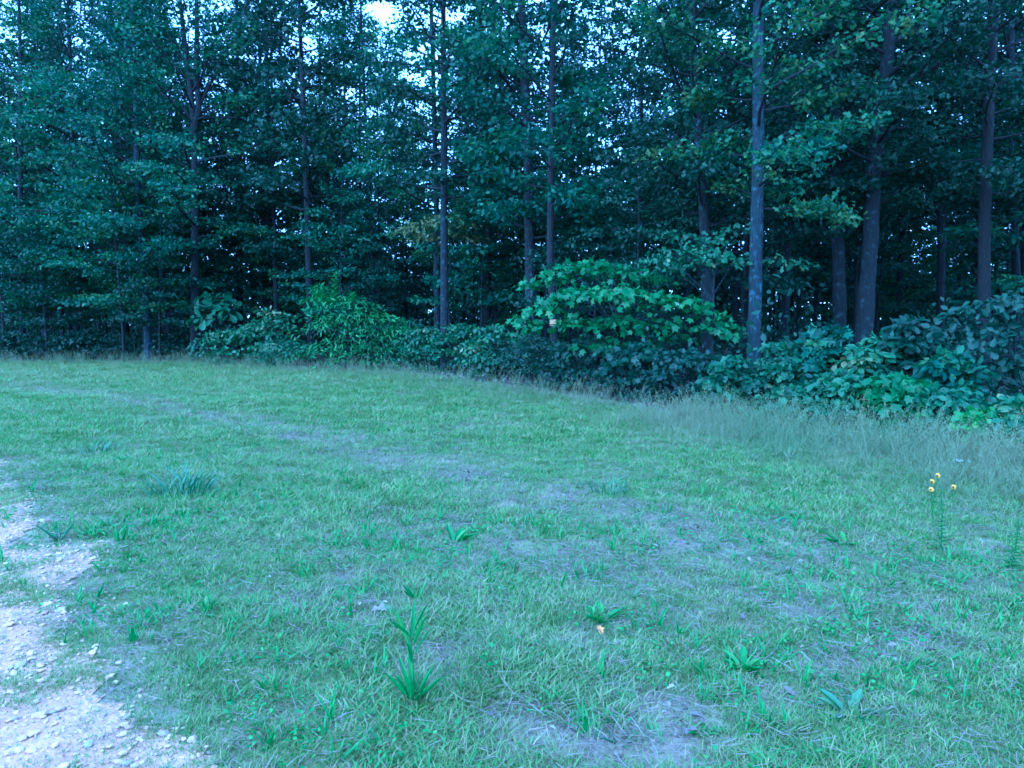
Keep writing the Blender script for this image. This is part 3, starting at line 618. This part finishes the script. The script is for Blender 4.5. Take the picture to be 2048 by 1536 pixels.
lowl = [('low dark brush at the far left corner of the grass edge', 15, 655, 55), ('low brush right of the thin blue-grey trunk at the far left', 100, 662, 55), ('low feathery brush with arching fronds at far left edge of wood', 165, 652, 52),
        ('low brush with tiny yellow-green tips left of the pale lower trunk', 235, 664, 48), ('low brush between the pale lower trunk and the forked trunk', 340, 664, 44)]
for q, (lb, px, top, hw) in enumerate(lowl):
    shrub('shrub', lb, px, top, 731, hw, 31.2, T_LANCE if q % 2 else T_OVAL, .18, M_LEAF_SHADE, n_spray=14, per=55, seed=60+q, group='low brush along the left forest edge')

# ------------------------------------------------------------------ grass and ground cover
def blade_pts(mb, rng, n, h, w, spread, lean, seg=3, tmin=.2, tmax=.9):
    for _ in range(n):
        a = rng.uniform(0, 6.28); r = spread*math.sqrt(rng.random()); b = np.array([r*math.cos(a), r*math.sin(a), 0])
        d = a+rng.normal(0, .9); hh = h*rng.uniform(.55, 1.15); l = lean*rng.uniform(.3, 1.4)*hh
        f = np.linspace(0, 1, seg+1); c = b + np.stack([np.cos(d)*l*f**1.8, np.sin(d)*l*f**1.8, hh*f*(1-.25*lean*f)], -1)
        s = np.array([-math.sin(d+rng.normal(0, .8)), math.cos(d), 0])*w*rng.uniform(.7, 1.2)/2
        ww = np.array([.8, 1, .75, .05]) if seg == 3 else np.linspace(1, .05, seg+1)
        v = np.concatenate([c-s*ww[:, None], c+s*ww[:, None]]); k = seg+1
        mb.add(v, [[q, q+k, q+k+1, q+1] for q in range(seg)], [4]*seg, rng.uniform(tmin, tmax))
def proto_coll(name, meshes):
    c = bpy.data.collections.new(name)
    for q, (me, mat) in enumerate(meshes):
        if not me.materials: me.materials.append(mat)
        c.objects.link(bpy.data.objects.new('%s_%02d' % (name, q), me))
    return c
def scatter(name, coll, x, y, scale, idx, rng, patch=None, tilt=.12, label='', dz=0., flat=0, parent=None):
    N = len(x); me = bpy.data.meshes.new(name); me.vertices.add(N)
    me.vertices.foreach_set('co', np.stack([x, y, gz(x, y)+dz], -1).astype(np.float32).ravel())
    def at_(nm, t, k, d): me.attributes.new(nm, t, 'POINT').data.foreach_set(k, d.ravel())
    at_('scl', 'FLOAT', 'value', scale.astype(np.float32)); at_('idx', 'INT', 'value', idx.astype(np.int32))
    at_('rot', 'FLOAT_VECTOR', 'vector', np.stack([rng.normal(0, tilt, N), rng.normal(0, tilt, N), rng.uniform(0, 6.28, N)], -1).astype(np.float32))
    at_('patch', 'FLOAT', 'value', (np.zeros(N) if patch is None else patch).astype(np.float32))
    o = obj(name, me, None, parent, kind='stuff', label=label)
    ng = bpy.data.node_groups.new(name, 'GeometryNodeTree'); nd, L = ng.nodes, ng.links
    ng.interface.new_socket('Geometry', in_out='INPUT', socket_type='NodeSocketGeometry'); ng.interface.new_socket('Geometry', in_out='OUTPUT', socket_type='NodeSocketGeometry')
    gi, go = nd.new('NodeGroupInput'), nd.new('NodeGroupOutput'); ip = nd.new('GeometryNodeInstanceOnPoints')
    ci = nd.new('GeometryNodeCollectionInfo'); ci.inputs[0].default_value = coll; ci.inputs['Separate Children'].default_value = True; ci.inputs['Reset Children'].default_value = True
    def na(nm, t):
        n = nd.new('GeometryNodeInputNamedAttribute'); n.data_type = t; n.inputs[0].default_value = nm; return n.outputs[0]
    L.new(gi.outputs[0], ip.inputs['Points']); L.new(ci.outputs[0], ip.inputs['Instance']); ip.inputs['Pick Instance'].default_value = True
    L.new(na('idx', 'INT'), ip.inputs['Instance Index']); er = nd.new('FunctionNodeEulerToRotation'); L.new(na('rot', 'FLOAT_VECTOR'), er.inputs[0]); L.new(er.outputs[0], ip.inputs['Rotation'])
    L.new(na('scl', 'FLOAT'), ip.inputs['Scale']); L.new(ip.outputs[0], go.inputs[0])
    md = o.modifiers.new('scatter', 'NODES'); md.node_group = ng; return o

rng = np.random.default_rng(12)
def tuft_mesh(n, h, w, sp, lean, **k):
    mb = MB(); blade_pts(mb, rng, n, h, w, sp, lean, **k); return mb.mesh('tuft')
SHORT = [(tuft_mesh(34, .030, .0030, .07, 1.1), M_GRASS), (tuft_mesh(32, .040, .0030, .075, 1.0), M_GRASS), (tuft_mesh(22, .032, .0050, .06, 1.4), M_GRASS), (tuft_mesh(20, .058, .0032, .06, .9), M_GRASS),
         (tuft_mesh(30, .032, .0026, .08, 1.7, tmin=.6, tmax=1.0), M_GRASS)]
def clover(n, sz, h, T):
    mb = MB(); a = rng.uniform(0, 6.28, n); r = .06*np.sqrt(rng.random(n))
    p = np.stack([r*np.cos(a), r*np.sin(a), rng.uniform(.2, 1, n)*h], -1)
    mb.leaves(T, p, np.array([0, 0, 1.])+rng.normal(0, .45, (n, 3)), np.stack([np.cos(a), np.sin(a), np.zeros(n)], -1)+rng.normal(0, .3, (n, 3)), sz*rng.uniform(.7, 1.2, n), rng.uniform(.1, 1, n))
    return mb.mesh('weed')
WEED = [(clover(26, .017, .045, T_ROUND), M_WEED), (clover(18, .042, .04, T_LANCE), M_WEED), (clover(20, .024, .05, T_OVAL), M_WEED), (tuft_mesh(8, .10, .008, .03, .6), M_WEED), (tuft_mesh(12, .075, .006, .04, .9), M_WEED), (tuft_mesh(6, .13, .009, .02, .7), M_WEED)]
def seedhead(nb, h, ns):
    mb = MB(); blade_pts(mb, rng, nb, h*.36, .0036, .06, .9)
    for _ in range(ns):
        a = rng.uniform(0, 6.28); l = h*rng.uniform(.15, .5); hh = h*rng.uniform(.7, 1.1); f = np.linspace(0, 1, 5)
        c = np.stack([np.cos(a)*l*f**2, np.sin(a)*l*f**2, hh*f], -1)+np.array([rng.normal(0, .02), rng.normal(0, .02), 0])
        t = rng.uniform(.35, .95); mb.tube(c, [.0017, .0016, .0014, .0011, .0008], 3, t)
        k = 7; g = rng.uniform(.76, 1.03, k); p = np.stack([np.interp(g, f, c[:, q]) for q in range(3)], -1)+rng.normal(0, .012, (k, 3))
        mb.leaves(T_LANCE, p, rng.normal(0, 1, (k, 3)), np.array([0, 0, 1.])+rng.normal(0, .5, (k, 3)), .016, t)
    return mb.mesh('tall_tuft')
TALL = [(seedhead(24, .34, 4), M_TALL), (seedhead(30, .28, 5), M_TALL), (seedhead(22, .45, 4), M_TALL), (tuft_mesh(30, .13, .004, .08, .9), M_TALL), (tuft_mesh(24, .18, .004, .07, 1.0, tmin=.1, tmax=.7), M_TALL)]
def litter(n, sz):
    mb = MB(); p = np.stack([rng.normal(0, .05, n), rng.normal(0, .05, n), rng.uniform(.002, .02, n)], -1)
    T = half_leaf([(.25, .2), (.38, .1), (.58, .33), (.7, .14), (.84, .2)], .5, .3)
    mb.leaves(T, p, np.array([0, 0, 1.])+rng.normal(0, .5, (n, 3)), rng.normal(0, 1, (n, 3)), sz*rng.uniform(.6, 1.2, n), rng.uniform(0, 1, n)); return mb.mesh('litter')
LIT = [(litter(4, .05), M_DEAD), (litter(6, .042), M_DEAD), (litter(3, .06), M_DEAD)]
def straw(n):
    mb = MB()
    for _ in range(n):
        a = rng.uniform(0, 6.28); c = np.array([rng.normal(0, .05), rng.normal(0, .05), rng.uniform(.004, .03)]); d = np.array([math.cos(a), math.sin(a), rng.normal(0, .15)])*rng.uniform(.015, .045)
        mb.tube([c-d, c+rng.normal(0, .006, 3), c+d], [.0008, .0011, .0006], 3, rng.uniform(0, 1))
    return mb.mesh('straw')
STR = [(straw(12), M_STRAW), (straw(16), M_STRAW)]
CS, CW, CT, CL, CR = proto_coll('tuft', SHORT), proto_coll('weed', WEED), proto_coll('tall', TALL), proto_coll('litter', LIT), proto_coll('straw', STR)

TR1 = np.array([ground_at(p, q) for p, q in ((1800, 1190), (1500, 1105), (1280, 1050), (1080, 995), (850, 935), (640, 880), (420, 835), (200, 795), (0, 775))])
TR2 = np.array([ground_at(p, q) for p, q in ((2150, 1290), (1950, 1240), (1650, 1220), (1300, 1190), (1000, 1130), (760, 1060))])
SPOTS = [(740, 1240, .16), (860, 1320, .2), (880, 1350, .12), (700, 1160, .14), (1100, 1470, .16), (1010, 1440, .13), (1330, 1410, .2), (1250, 1500, .25), (1350, 1490, .25), (1560, 1380, .2), (1650, 1330, .2), (1750, 1300, .2), (1600, 1230, .2), (1820, 1270, .2),
         (480, 1200, .14), (540, 1190, .14), (1220, 1030, .25), (1370, 1090, .3), (1480, 1110, .3), (930, 960, .4), (1010, 1010, .3), (1120, 1030, .3), (600, 1215, .15), (1480, 1250, .16), (1900, 1290, .2), (1240, 1260, .12), (1150, 1290, .14)]
SP = [(ground_at(p, q), r*.8) for p, q, r in SPOTS]
def poly_d(x, y, P):
    d = np.full(np.shape(x), 1e9)
    for a, b in zip(P[:-1], P[1:]):
        v = b-a; t = np.clip(((x-a[0])*v[0]+(y-a[1])*v[1])/(v@v), 0, 1); d = np.minimum(d, np.hypot(x-a[0]-t*v[0], y-a[1]-t*v[1]))
    return d
def bare(x, y):
    b = np.maximum(.62*np.exp(-(poly_d(x, y, TR1)/.62)**2), .45*np.exp(-(poly_d(x, y, TR2)/.5)**2))
    for (c, r) in SP: b = np.maximum(b, .95*np.exp(-(((x-c[0])/1.25)**2+(y-c[1])**2)/(r*r)))
    return np.clip(b+(fbm(x*2.3, y*2.3, 71)-.5)*.95, 0, 1)
def field(n, y0, y1, ex=.78):
    y = np.sqrt(rng.uniform(y0*y0, y1*y1, n)); x = rng.uniform(-1, 1, n)*(ex*y+.4); return x, y
def keepers(x, y, p):
    k = rng.random(len(x)) < p; return x[k], y[k]
XS, YS, SS = [], [], []
for y0, y1, n, s in ((1.5, 5, 34000, 1.0), (5, 10, 46000, 1.3), (10, 19, 52000, 1.9), (19, 34, 46000, 2.8)):
    x, y = field(n, y0, y1); d = edge_y(x)-y; pa = on_path(x, y)
    p = (1-.93*bare(x, y))*np.clip((d+.8)/.8, 0, 1)*np.where(pa > 0, np.where(fbm(x*2.2, y*2.2, 91) > .5, .7, .05)+.75*np.exp(-np.maximum(pa, 0)/.3), np.clip(.6-pa*.7, 0, 1))
    x, y = keepers(x, y, p); k = rng.random(len(x)) < np.clip(.6+1.3*(fbm(x*3.2, y*3.2, 19)-.3), .35, 1); x, y = x[k], y[k]; XS.append(x); YS.append(y); SS.append(np.full(len(x), s))
x, y, s = map(np.concatenate, (XS, YS, SS)); N = len(x)
nearp = np.clip(1+on_path(x, y)*1.2, 0, 1)
scale = s*rng.uniform(.7, 1.3, N)*(.75+.6*fbm(x*.8, y*.8, 14))*(1-.35*nearp)
patch = np.clip(.02+.6*bare(x, y)+.4*(fbm(x*.6, y*.6, 15)-.5)+.3*np.clip((y-14)/10, 0, 1), 0, .8)*rng.uniform(.5, 1, N)  # far blades paler: grazing-view lightness put into the colour as drier grass
scatter('grass', CS, x, y, scale, rng.integers(0, 5, N), rng, patch, label='short mown grass covering the clearing')
XS, YS = [], []
for y0, y1, n in ((1.5, 6, 5200), (6, 12, 4000), (12, 26, 3000)):
    x, y = field(n, y0, y1); p = np.clip((fbm(x*1.1, y*1.1, 23)-.38)*3.2, 0, 1)*(1-.8*bare(x, y))*np.where(on_path(x, y) > -.05, .12, 1)*(edge_y(x)-y > 0); x, y = keepers(x, y, p); XS.append(x); YS.append(y)
x, y = map(np.concatenate, (XS, YS)); N = len(x)
scatter('clover', CW, x, y, rng.uniform(.6, 1.25, N), rng.integers(0, 6, N), rng, label='small broad-leaved weeds among the grass')
XS, YS = [], []
for y0, y1, n in ((4.0, 12, 26000), (12, 33, 30000)):
    x, y = field(n, y0, y1); d = edge_y(x)-y
    wd = np.interp(x, [-16, -4, 0, 2.5], [2.6, 3.2, 4.4, 4.8])
    p = np.clip(1.1-d/wd, 0, 1)**1.5*(d > -.4)*np.clip(.3+1.2*fbm(x*.7, y*.7, 37), 0, 1)*(1-.5*bare(x, y)); x, y = keepers(x, y, p*.95); XS.append(x); YS.append(y)
x, y = field(900, 3.5, 20); x, y = keepers(x, y, .35*(edge_y(x)-y > 1)*(on_path(x, y) < -.3)*(fbm(x*.5, y*.5, 40) > .5)); XS.append(x); YS.append(y)
x, y = map(np.concatenate, (XS, YS)); N = len(x)
scatter('tall_grass', CT, x, y, 1.2*rng.uniform(.7, 1.25, N)*np.clip(.75+.35*(3-(edge_y(x)-y))/3, .55, 1.1), rng.integers(0, 5, N), rng, np.clip(.45+.7*(fbm(x*.8, y*.8, 55)-.4), 0, .8), tilt=.16, label='tall wispy seeding grass along the forest edge')
x, y = field(9000, 1.5, 14); x, y = keepers(x, y, np.clip(bare(x, y)-.4, 0, 1)*1.3*(on_path(x, y) < -.2)); N = len(x)
scatter('dead_leaves', CL, x, y, rng.uniform(.7, 1.2, N), rng.integers(0, 3, N), rng, tilt=.2, label='dead grey-brown leaves lying in the bare patches', dz=.004)
x, y = field(90000, 1.5, 20); x, y = keepers(x, y, (.24+.5*bare(x, y))*np.clip((edge_y(x)-y)/2, 0, 1)*(on_path(x, y) < .1)); N = len(x)
scatter('dry_thatch', CR, x, y, rng.uniform(.8, 1.5, N), rng.integers(0, 2, N), rng, tilt=.1, label='dry straw thatch between the grass tufts')
peb = proto_coll('pebble', [(m, M_STONE) for m in STONES])
x, y = field(60000, 1.5, 10); pa = on_path(x, y); x, y = keepers(x, y, np.where(pa > 0, .75, np.clip(.3+pa*.3, .006, 1))); N = len(x)
scatter('gravel', peb, x, y, rng.uniform(.003, .011, N)*(1+.08*y), rng.integers(0, 7, N), rng, tilt=.4, label='small loose gravel on the track', dz=.008)

# ------------------------------------------------------------------ single plants in the grass
def gl(px, py): 
    g = ground_at(px, py); return (g[0], g[1], float(gz(g[0], g[1])))
def single_leaves(root, specs, T, mat, name='leaf'):       # specs: (pos, normal, dir, size, tint)
    for p, nn, dd, sz, tn in specs:
        mb = MB(); mb.leaves(T, np.array([p], float), np.array([nn], float), np.array([dd], float), sz, tn); obj(name, mb.mesh(name), mat, root)
T_STRAP = half_leaf([(.15, .035), (.4, .05), (.75, .036)], .35, .25)
T_DOCK = half_leaf([(.15, .06), (.35, .15), (.5, .12), (.7, .15), (.88, .07)], .35, .5)
def rosette(label, px, py, n, ln, T, mat, rise=(.4, 1.1), name='weed_plant', cat='weed', seed=0, group='leafy weeds standing out of the short grass'):
    r = random.Random(seed); root = thing(name, label, cat, gl(px, py), group); sp = []
    for q in range(n):
        a = q*2.4+r.uniform(-.3, .3); a += r.uniform(-.5, .5); el = r.uniform(*rise)*.8+.35*r.random(); d = (math.cos(a)*math.cos(el), math.sin(a)*math.cos(el), math.sin(el))
        sp.append(((.012*math.cos(a), .012*math.sin(a), 0), (-math.cos(a)*math.sin(el), -math.sin(a)*math.sin(el), math.cos(el)+.05), d, ln*.78*r.uniform(.4, 1.1), r.uniform(.1, 1)))
    single_leaves(root, sp, T, mat); return root
rosette('leafy dock rosette with broad upright leaves behind the orange dead leaf', 1203, 1252, 24, .15, T_DOCK, M_WEED, (.5, 1.3), seed=1)
rosette('dark leafy weed clump with a side leaf, on the right half of the foreground', 1487, 1335, 15, .15, T_DOCK, M_WEED, (.5, 1.2), seed=2)
rosette('broad blue-green weed beside a long fallen blade at lower right', 1700, 1425, 13, .17, T_DOCK, M_BLUE, (.4, 1.1), seed=3)
rosette('two upright narrow-leaved weed shoots left of the dock rosette, upper one', 832, 1212, 8, .2, T_STRAP, M_WEED, (1.15, 1.5), seed=4)
rosette('small upright weed in mid-field, above the narrow-leaved shoots', 908, 1093, 9, .2, T_DOCK, M_WEED, (.9, 1.4), seed=5)
rosette('spiky dark tuft growing at the gravel edge on the left', 118, 1085, 16, .22, T_STRAP, M_BLUE, (.5, 1.3), seed=6)
rosette('small three-leaved weed right of the dock rosette', 1325, 1270, 6, .1, T_DOCK, M_WEED, (.3, 1), seed=7)
rosette('pale broad-leaved weed low in the tall grass, mid right', 1545, 1052, 9, .16, T_DOCK, M_BLUE, (.3, .9), seed=8)
rosette('leaning lance-leaved weed at the border of the tall grass', 1690, 1085, 10, .24, T_DOCK, M_WEED, (.6, 1.2), seed=9)
rosette('leafy seedling near the bottom edge, right of centre', 1405, 1462, 9, .11, T_DOCK, M_WEED, (.4, 1.2), seed=10)
rosette('low weed at the bottom edge beside pale dead leaves', 1240, 1490, 10, .13, T_STRAP, M_BLUE, (.4, 1.1), seed=11)
# tall stalk of wide grass in the foreground
st = thing('grass_stalk', 'tall wide-bladed grass stalk rising over grey dead leaves in the foreground', 'grass', gl(826, 1408), 'leafy weeds standing out of the short grass')
mb = MB(); mb.tube([(0, 0, 0), (.005, 0, .12), (-.004, .004, .24), (-.01, 0, .34)], [.004, .0035, .003, .002], 5, .4); obj('stem', mb.mesh('stem'), M_WEED, st)
sp = []
for q in range(22):
    a = q*2.4; z = (.0 if q < 14 else .16+.022*(q-14)); el = 1.0 + .5*((q*37) % 10)/10; zz = ((q*53) % 11)/11
    sp.append(((.01*math.cos(a), .01*math.sin(a), z), (-math.cos(a)*math.sin(el), -math.sin(a)*math.sin(el), math.cos(el)), (math.cos(a)*math.cos(el), math.sin(a)*math.cos(el), math.sin(el)), .10+.13*zz if q < 14 else .12+.1*zz, .2+.6*zz))
single_leaves(st, sp, T_STRAP, M_WEED, 'blade')
# big blue-green sedge tuft, mid left, and a smaller one behind it
def sedge(label, px, py, n, h, sp_, seed):
    rg = np.random.default_rng(seed); root = thing('sedge_tuft', label, 'grass', gl(px, py), 'blue-green tufts on the left of the clearing')
    for q in range(n):
        mb = MB(); blade_pts(mb, rg, 1, h, .011, sp_, .9, tmin=.3, tmax=1); obj('blade', mb.mesh('blade'), M_BLUE, root)
sedge('large blue-green spiky grass tuft in the left middle of the field', 365, 990, 130, .30, .30, 1)
sedge('smaller blue-green grass tuft behind and left of the large spiky one', 195, 905, 60, .24, .28, 2)
sedge('sparse bluish grass clump at the rim of the bare track, centre right', 1220, 985, 44, .2, .18, 3)
# yellow flowers, white flower head, dark upright stalks
M_PETAL, M_EYE, M_WHITE = plain('yellow_petal', (.55, .33, .008), .6), plain('dark_eye', (.03, .018, .012)), plain('white_petal', (.42, .45, .42), .6)
def flower_stalk(label, px, py, Yd, heads, seed):
    b = at(px, py, Yd); b[2] = float(gz(b[0], b[1])); root = thing('yellow_flower_plant', label, 'flower', b)
    for (a, c) in heads:
        e = at(a, c, Yd)-b; mb = MB(); mb.tube([(0, 0, 0), (e[0]*.2, e[1]*.2+.02, e[2]*.5), e-np.array([0, 0, .012])], [.003, .0025, .002], 4, .3); obj('stem', mb.mesh('stem'), M_WEED, root)
        mb = MB(); n = 11; an = np.arange(n)*2*math.pi/n; fwd = unit(np.array([-.8, -.55, .05+.25*math.sin(a*7.0)])); uu = unit(np.cross(fwd, [0, 0, 1])); vv = np.cross(uu, fwd)
        rad = np.cos(an)[:, None]*uu+np.sin(an)[:, None]*vv
        mb.leaves(T_OVAL, e+rad*.005, np.tile(fwd, (n, 1))+rad*.25, rad-fwd*.25, .017, .5); hd = obj('flower_head', mb.mesh('flower_head'), M_PETAL, root)
        bm = bmesh.new(); bmesh.ops.create_uvsphere(bm, u_segments=8, v_segments=6, radius=.0075); me = bpy.data.meshes.new('eye'); bm.to_mesh(me); bm.free()
        obj('eye', me, M_EYE, hd, e+fwd*.006)
flower_stalk('black-eyed yellow flowers, cluster of three on the left', 1868, 1020, 5.6, [(1864, 963), (1875, 951), (1862, 979)], 1)
flower_stalk('single black-eyed yellow flower right of the cluster', 1902, 1030, 5.6, [(1907, 974)], 2)
b = at(1918, 985, 7.4); b[2] = float(gz(b[0], b[1])); wf = thing('white_flower_plant', 'thin plant with a flat head of tiny white flowers, behind the yellow flowers', 'flower', b)
e = at(1918, 923, 7.4)-b; mb = MB(); mb.tube([(0, 0, 0), e*.5+np.array([.01, 0, 0]), e], [.003, .0025, .002], 4, .3); hd = MB(); rg = np.random.default_rng(3)
for q in range(16):
    t = e+np.array([rg.normal(0, .03), rg.normal(0, .03), rg.normal(.01, .008)]); mb.tube([e*.93, t], [.0014, .001], 3, .3)
    hd.leaves(T_OVAL, np.repeat([t], 6, 0), np.tile([0, -.3, 1.], (6, 1)), np.stack([np.cos(np.arange(6)*1.05), np.sin(np.arange(6)*1.05), np.zeros(6)], -1), .009, .5)
obj('stem', mb.mesh('stem'), M_WEED, wf); obj('flower_head', hd.mesh('flower_head'), M_WHITE, wf)
def spire(label, px, py, top, dx, Yd, seed):
    b = at(px, py, Yd); b[2] = float(gz(b[0], b[1])); root = thing('leafy_spire', label, 'weed', b); e = at(px+dx, top, Yd)-b; rg = np.random.default_rng(seed)
    mb = MB(); mb.tube([(0, 0, 0), e*.5+np.array([.01, 0, 0]), e], [.005, .004, .002], 5, .2); obj('stem', mb.mesh('stem'), M_WEED, root)
    n = 70; f = np.linspace(.05, 1, n); an = np.arange(n)*2.4; lf = MB()
    lf.leaves(T_LANCE, e*f[:, None], np.stack([-np.cos(an)*.5, -np.sin(an)*.5, np.ones(n)], -1), np.stack([np.cos(an), np.sin(an), np.full(n, .5)], -1), .06*(1.15-.8*f), rg.uniform(.0, .5, n)); obj('foliage', lf.mesh('foliage'), M_WEED, root, kind='stuff')
spire('dark leafy spire of a weed at the right edge of the field', 2018, 1185, 1035, 20, 4.6, 1)
spire('thin dark upright weed stem below the yellow flower cluster', 1880, 1130, 972, 2, 5.0, 2)
# loose dead leaves that show one by one
def dead(label, px, py, sz, mat, seed):
    rg = np.random.default_rng(seed); mb = MB(); T = half_leaf([(.2, .2), (.35, .12), (.55, .34), (.68, .18), (.84, .22)], .55, .35)
    mb.leaves(T, np.zeros((1, 3)), np.array([[rg.normal(0, .3), rg.normal(-.2, .3), 1]]), rg.normal(0, 1, (1, 3)), sz, rg.uniform(.3, 1)); g = gl(px, py)
    o = obj('dead_leaf', mb.mesh('dead_leaf'), mat, None, (g[0], g[1], g[2]+.035), label=label, category='leaf')
M_ORANGE = plain('orange_dead_leaf', (.62, .27, .07), .7)
dead('curled orange dead leaf in front of the dock rosette', 1196, 1268, .065, M_ORANGE, 1)
dead('pale tan dead leaf at the base of the spire by the right edge', 2000, 1148, .1, plain('tan_dead_leaf', (.55, .38, .25)), 2)
dead('large grey dead leaf beside the wide-bladed grass stalk', 872, 1335, .12, M_DEAD, 3)
dead('pale grey dead leaf left of the upper narrow-leaved shoots', 742, 1242, .12, M_DEAD, 4)
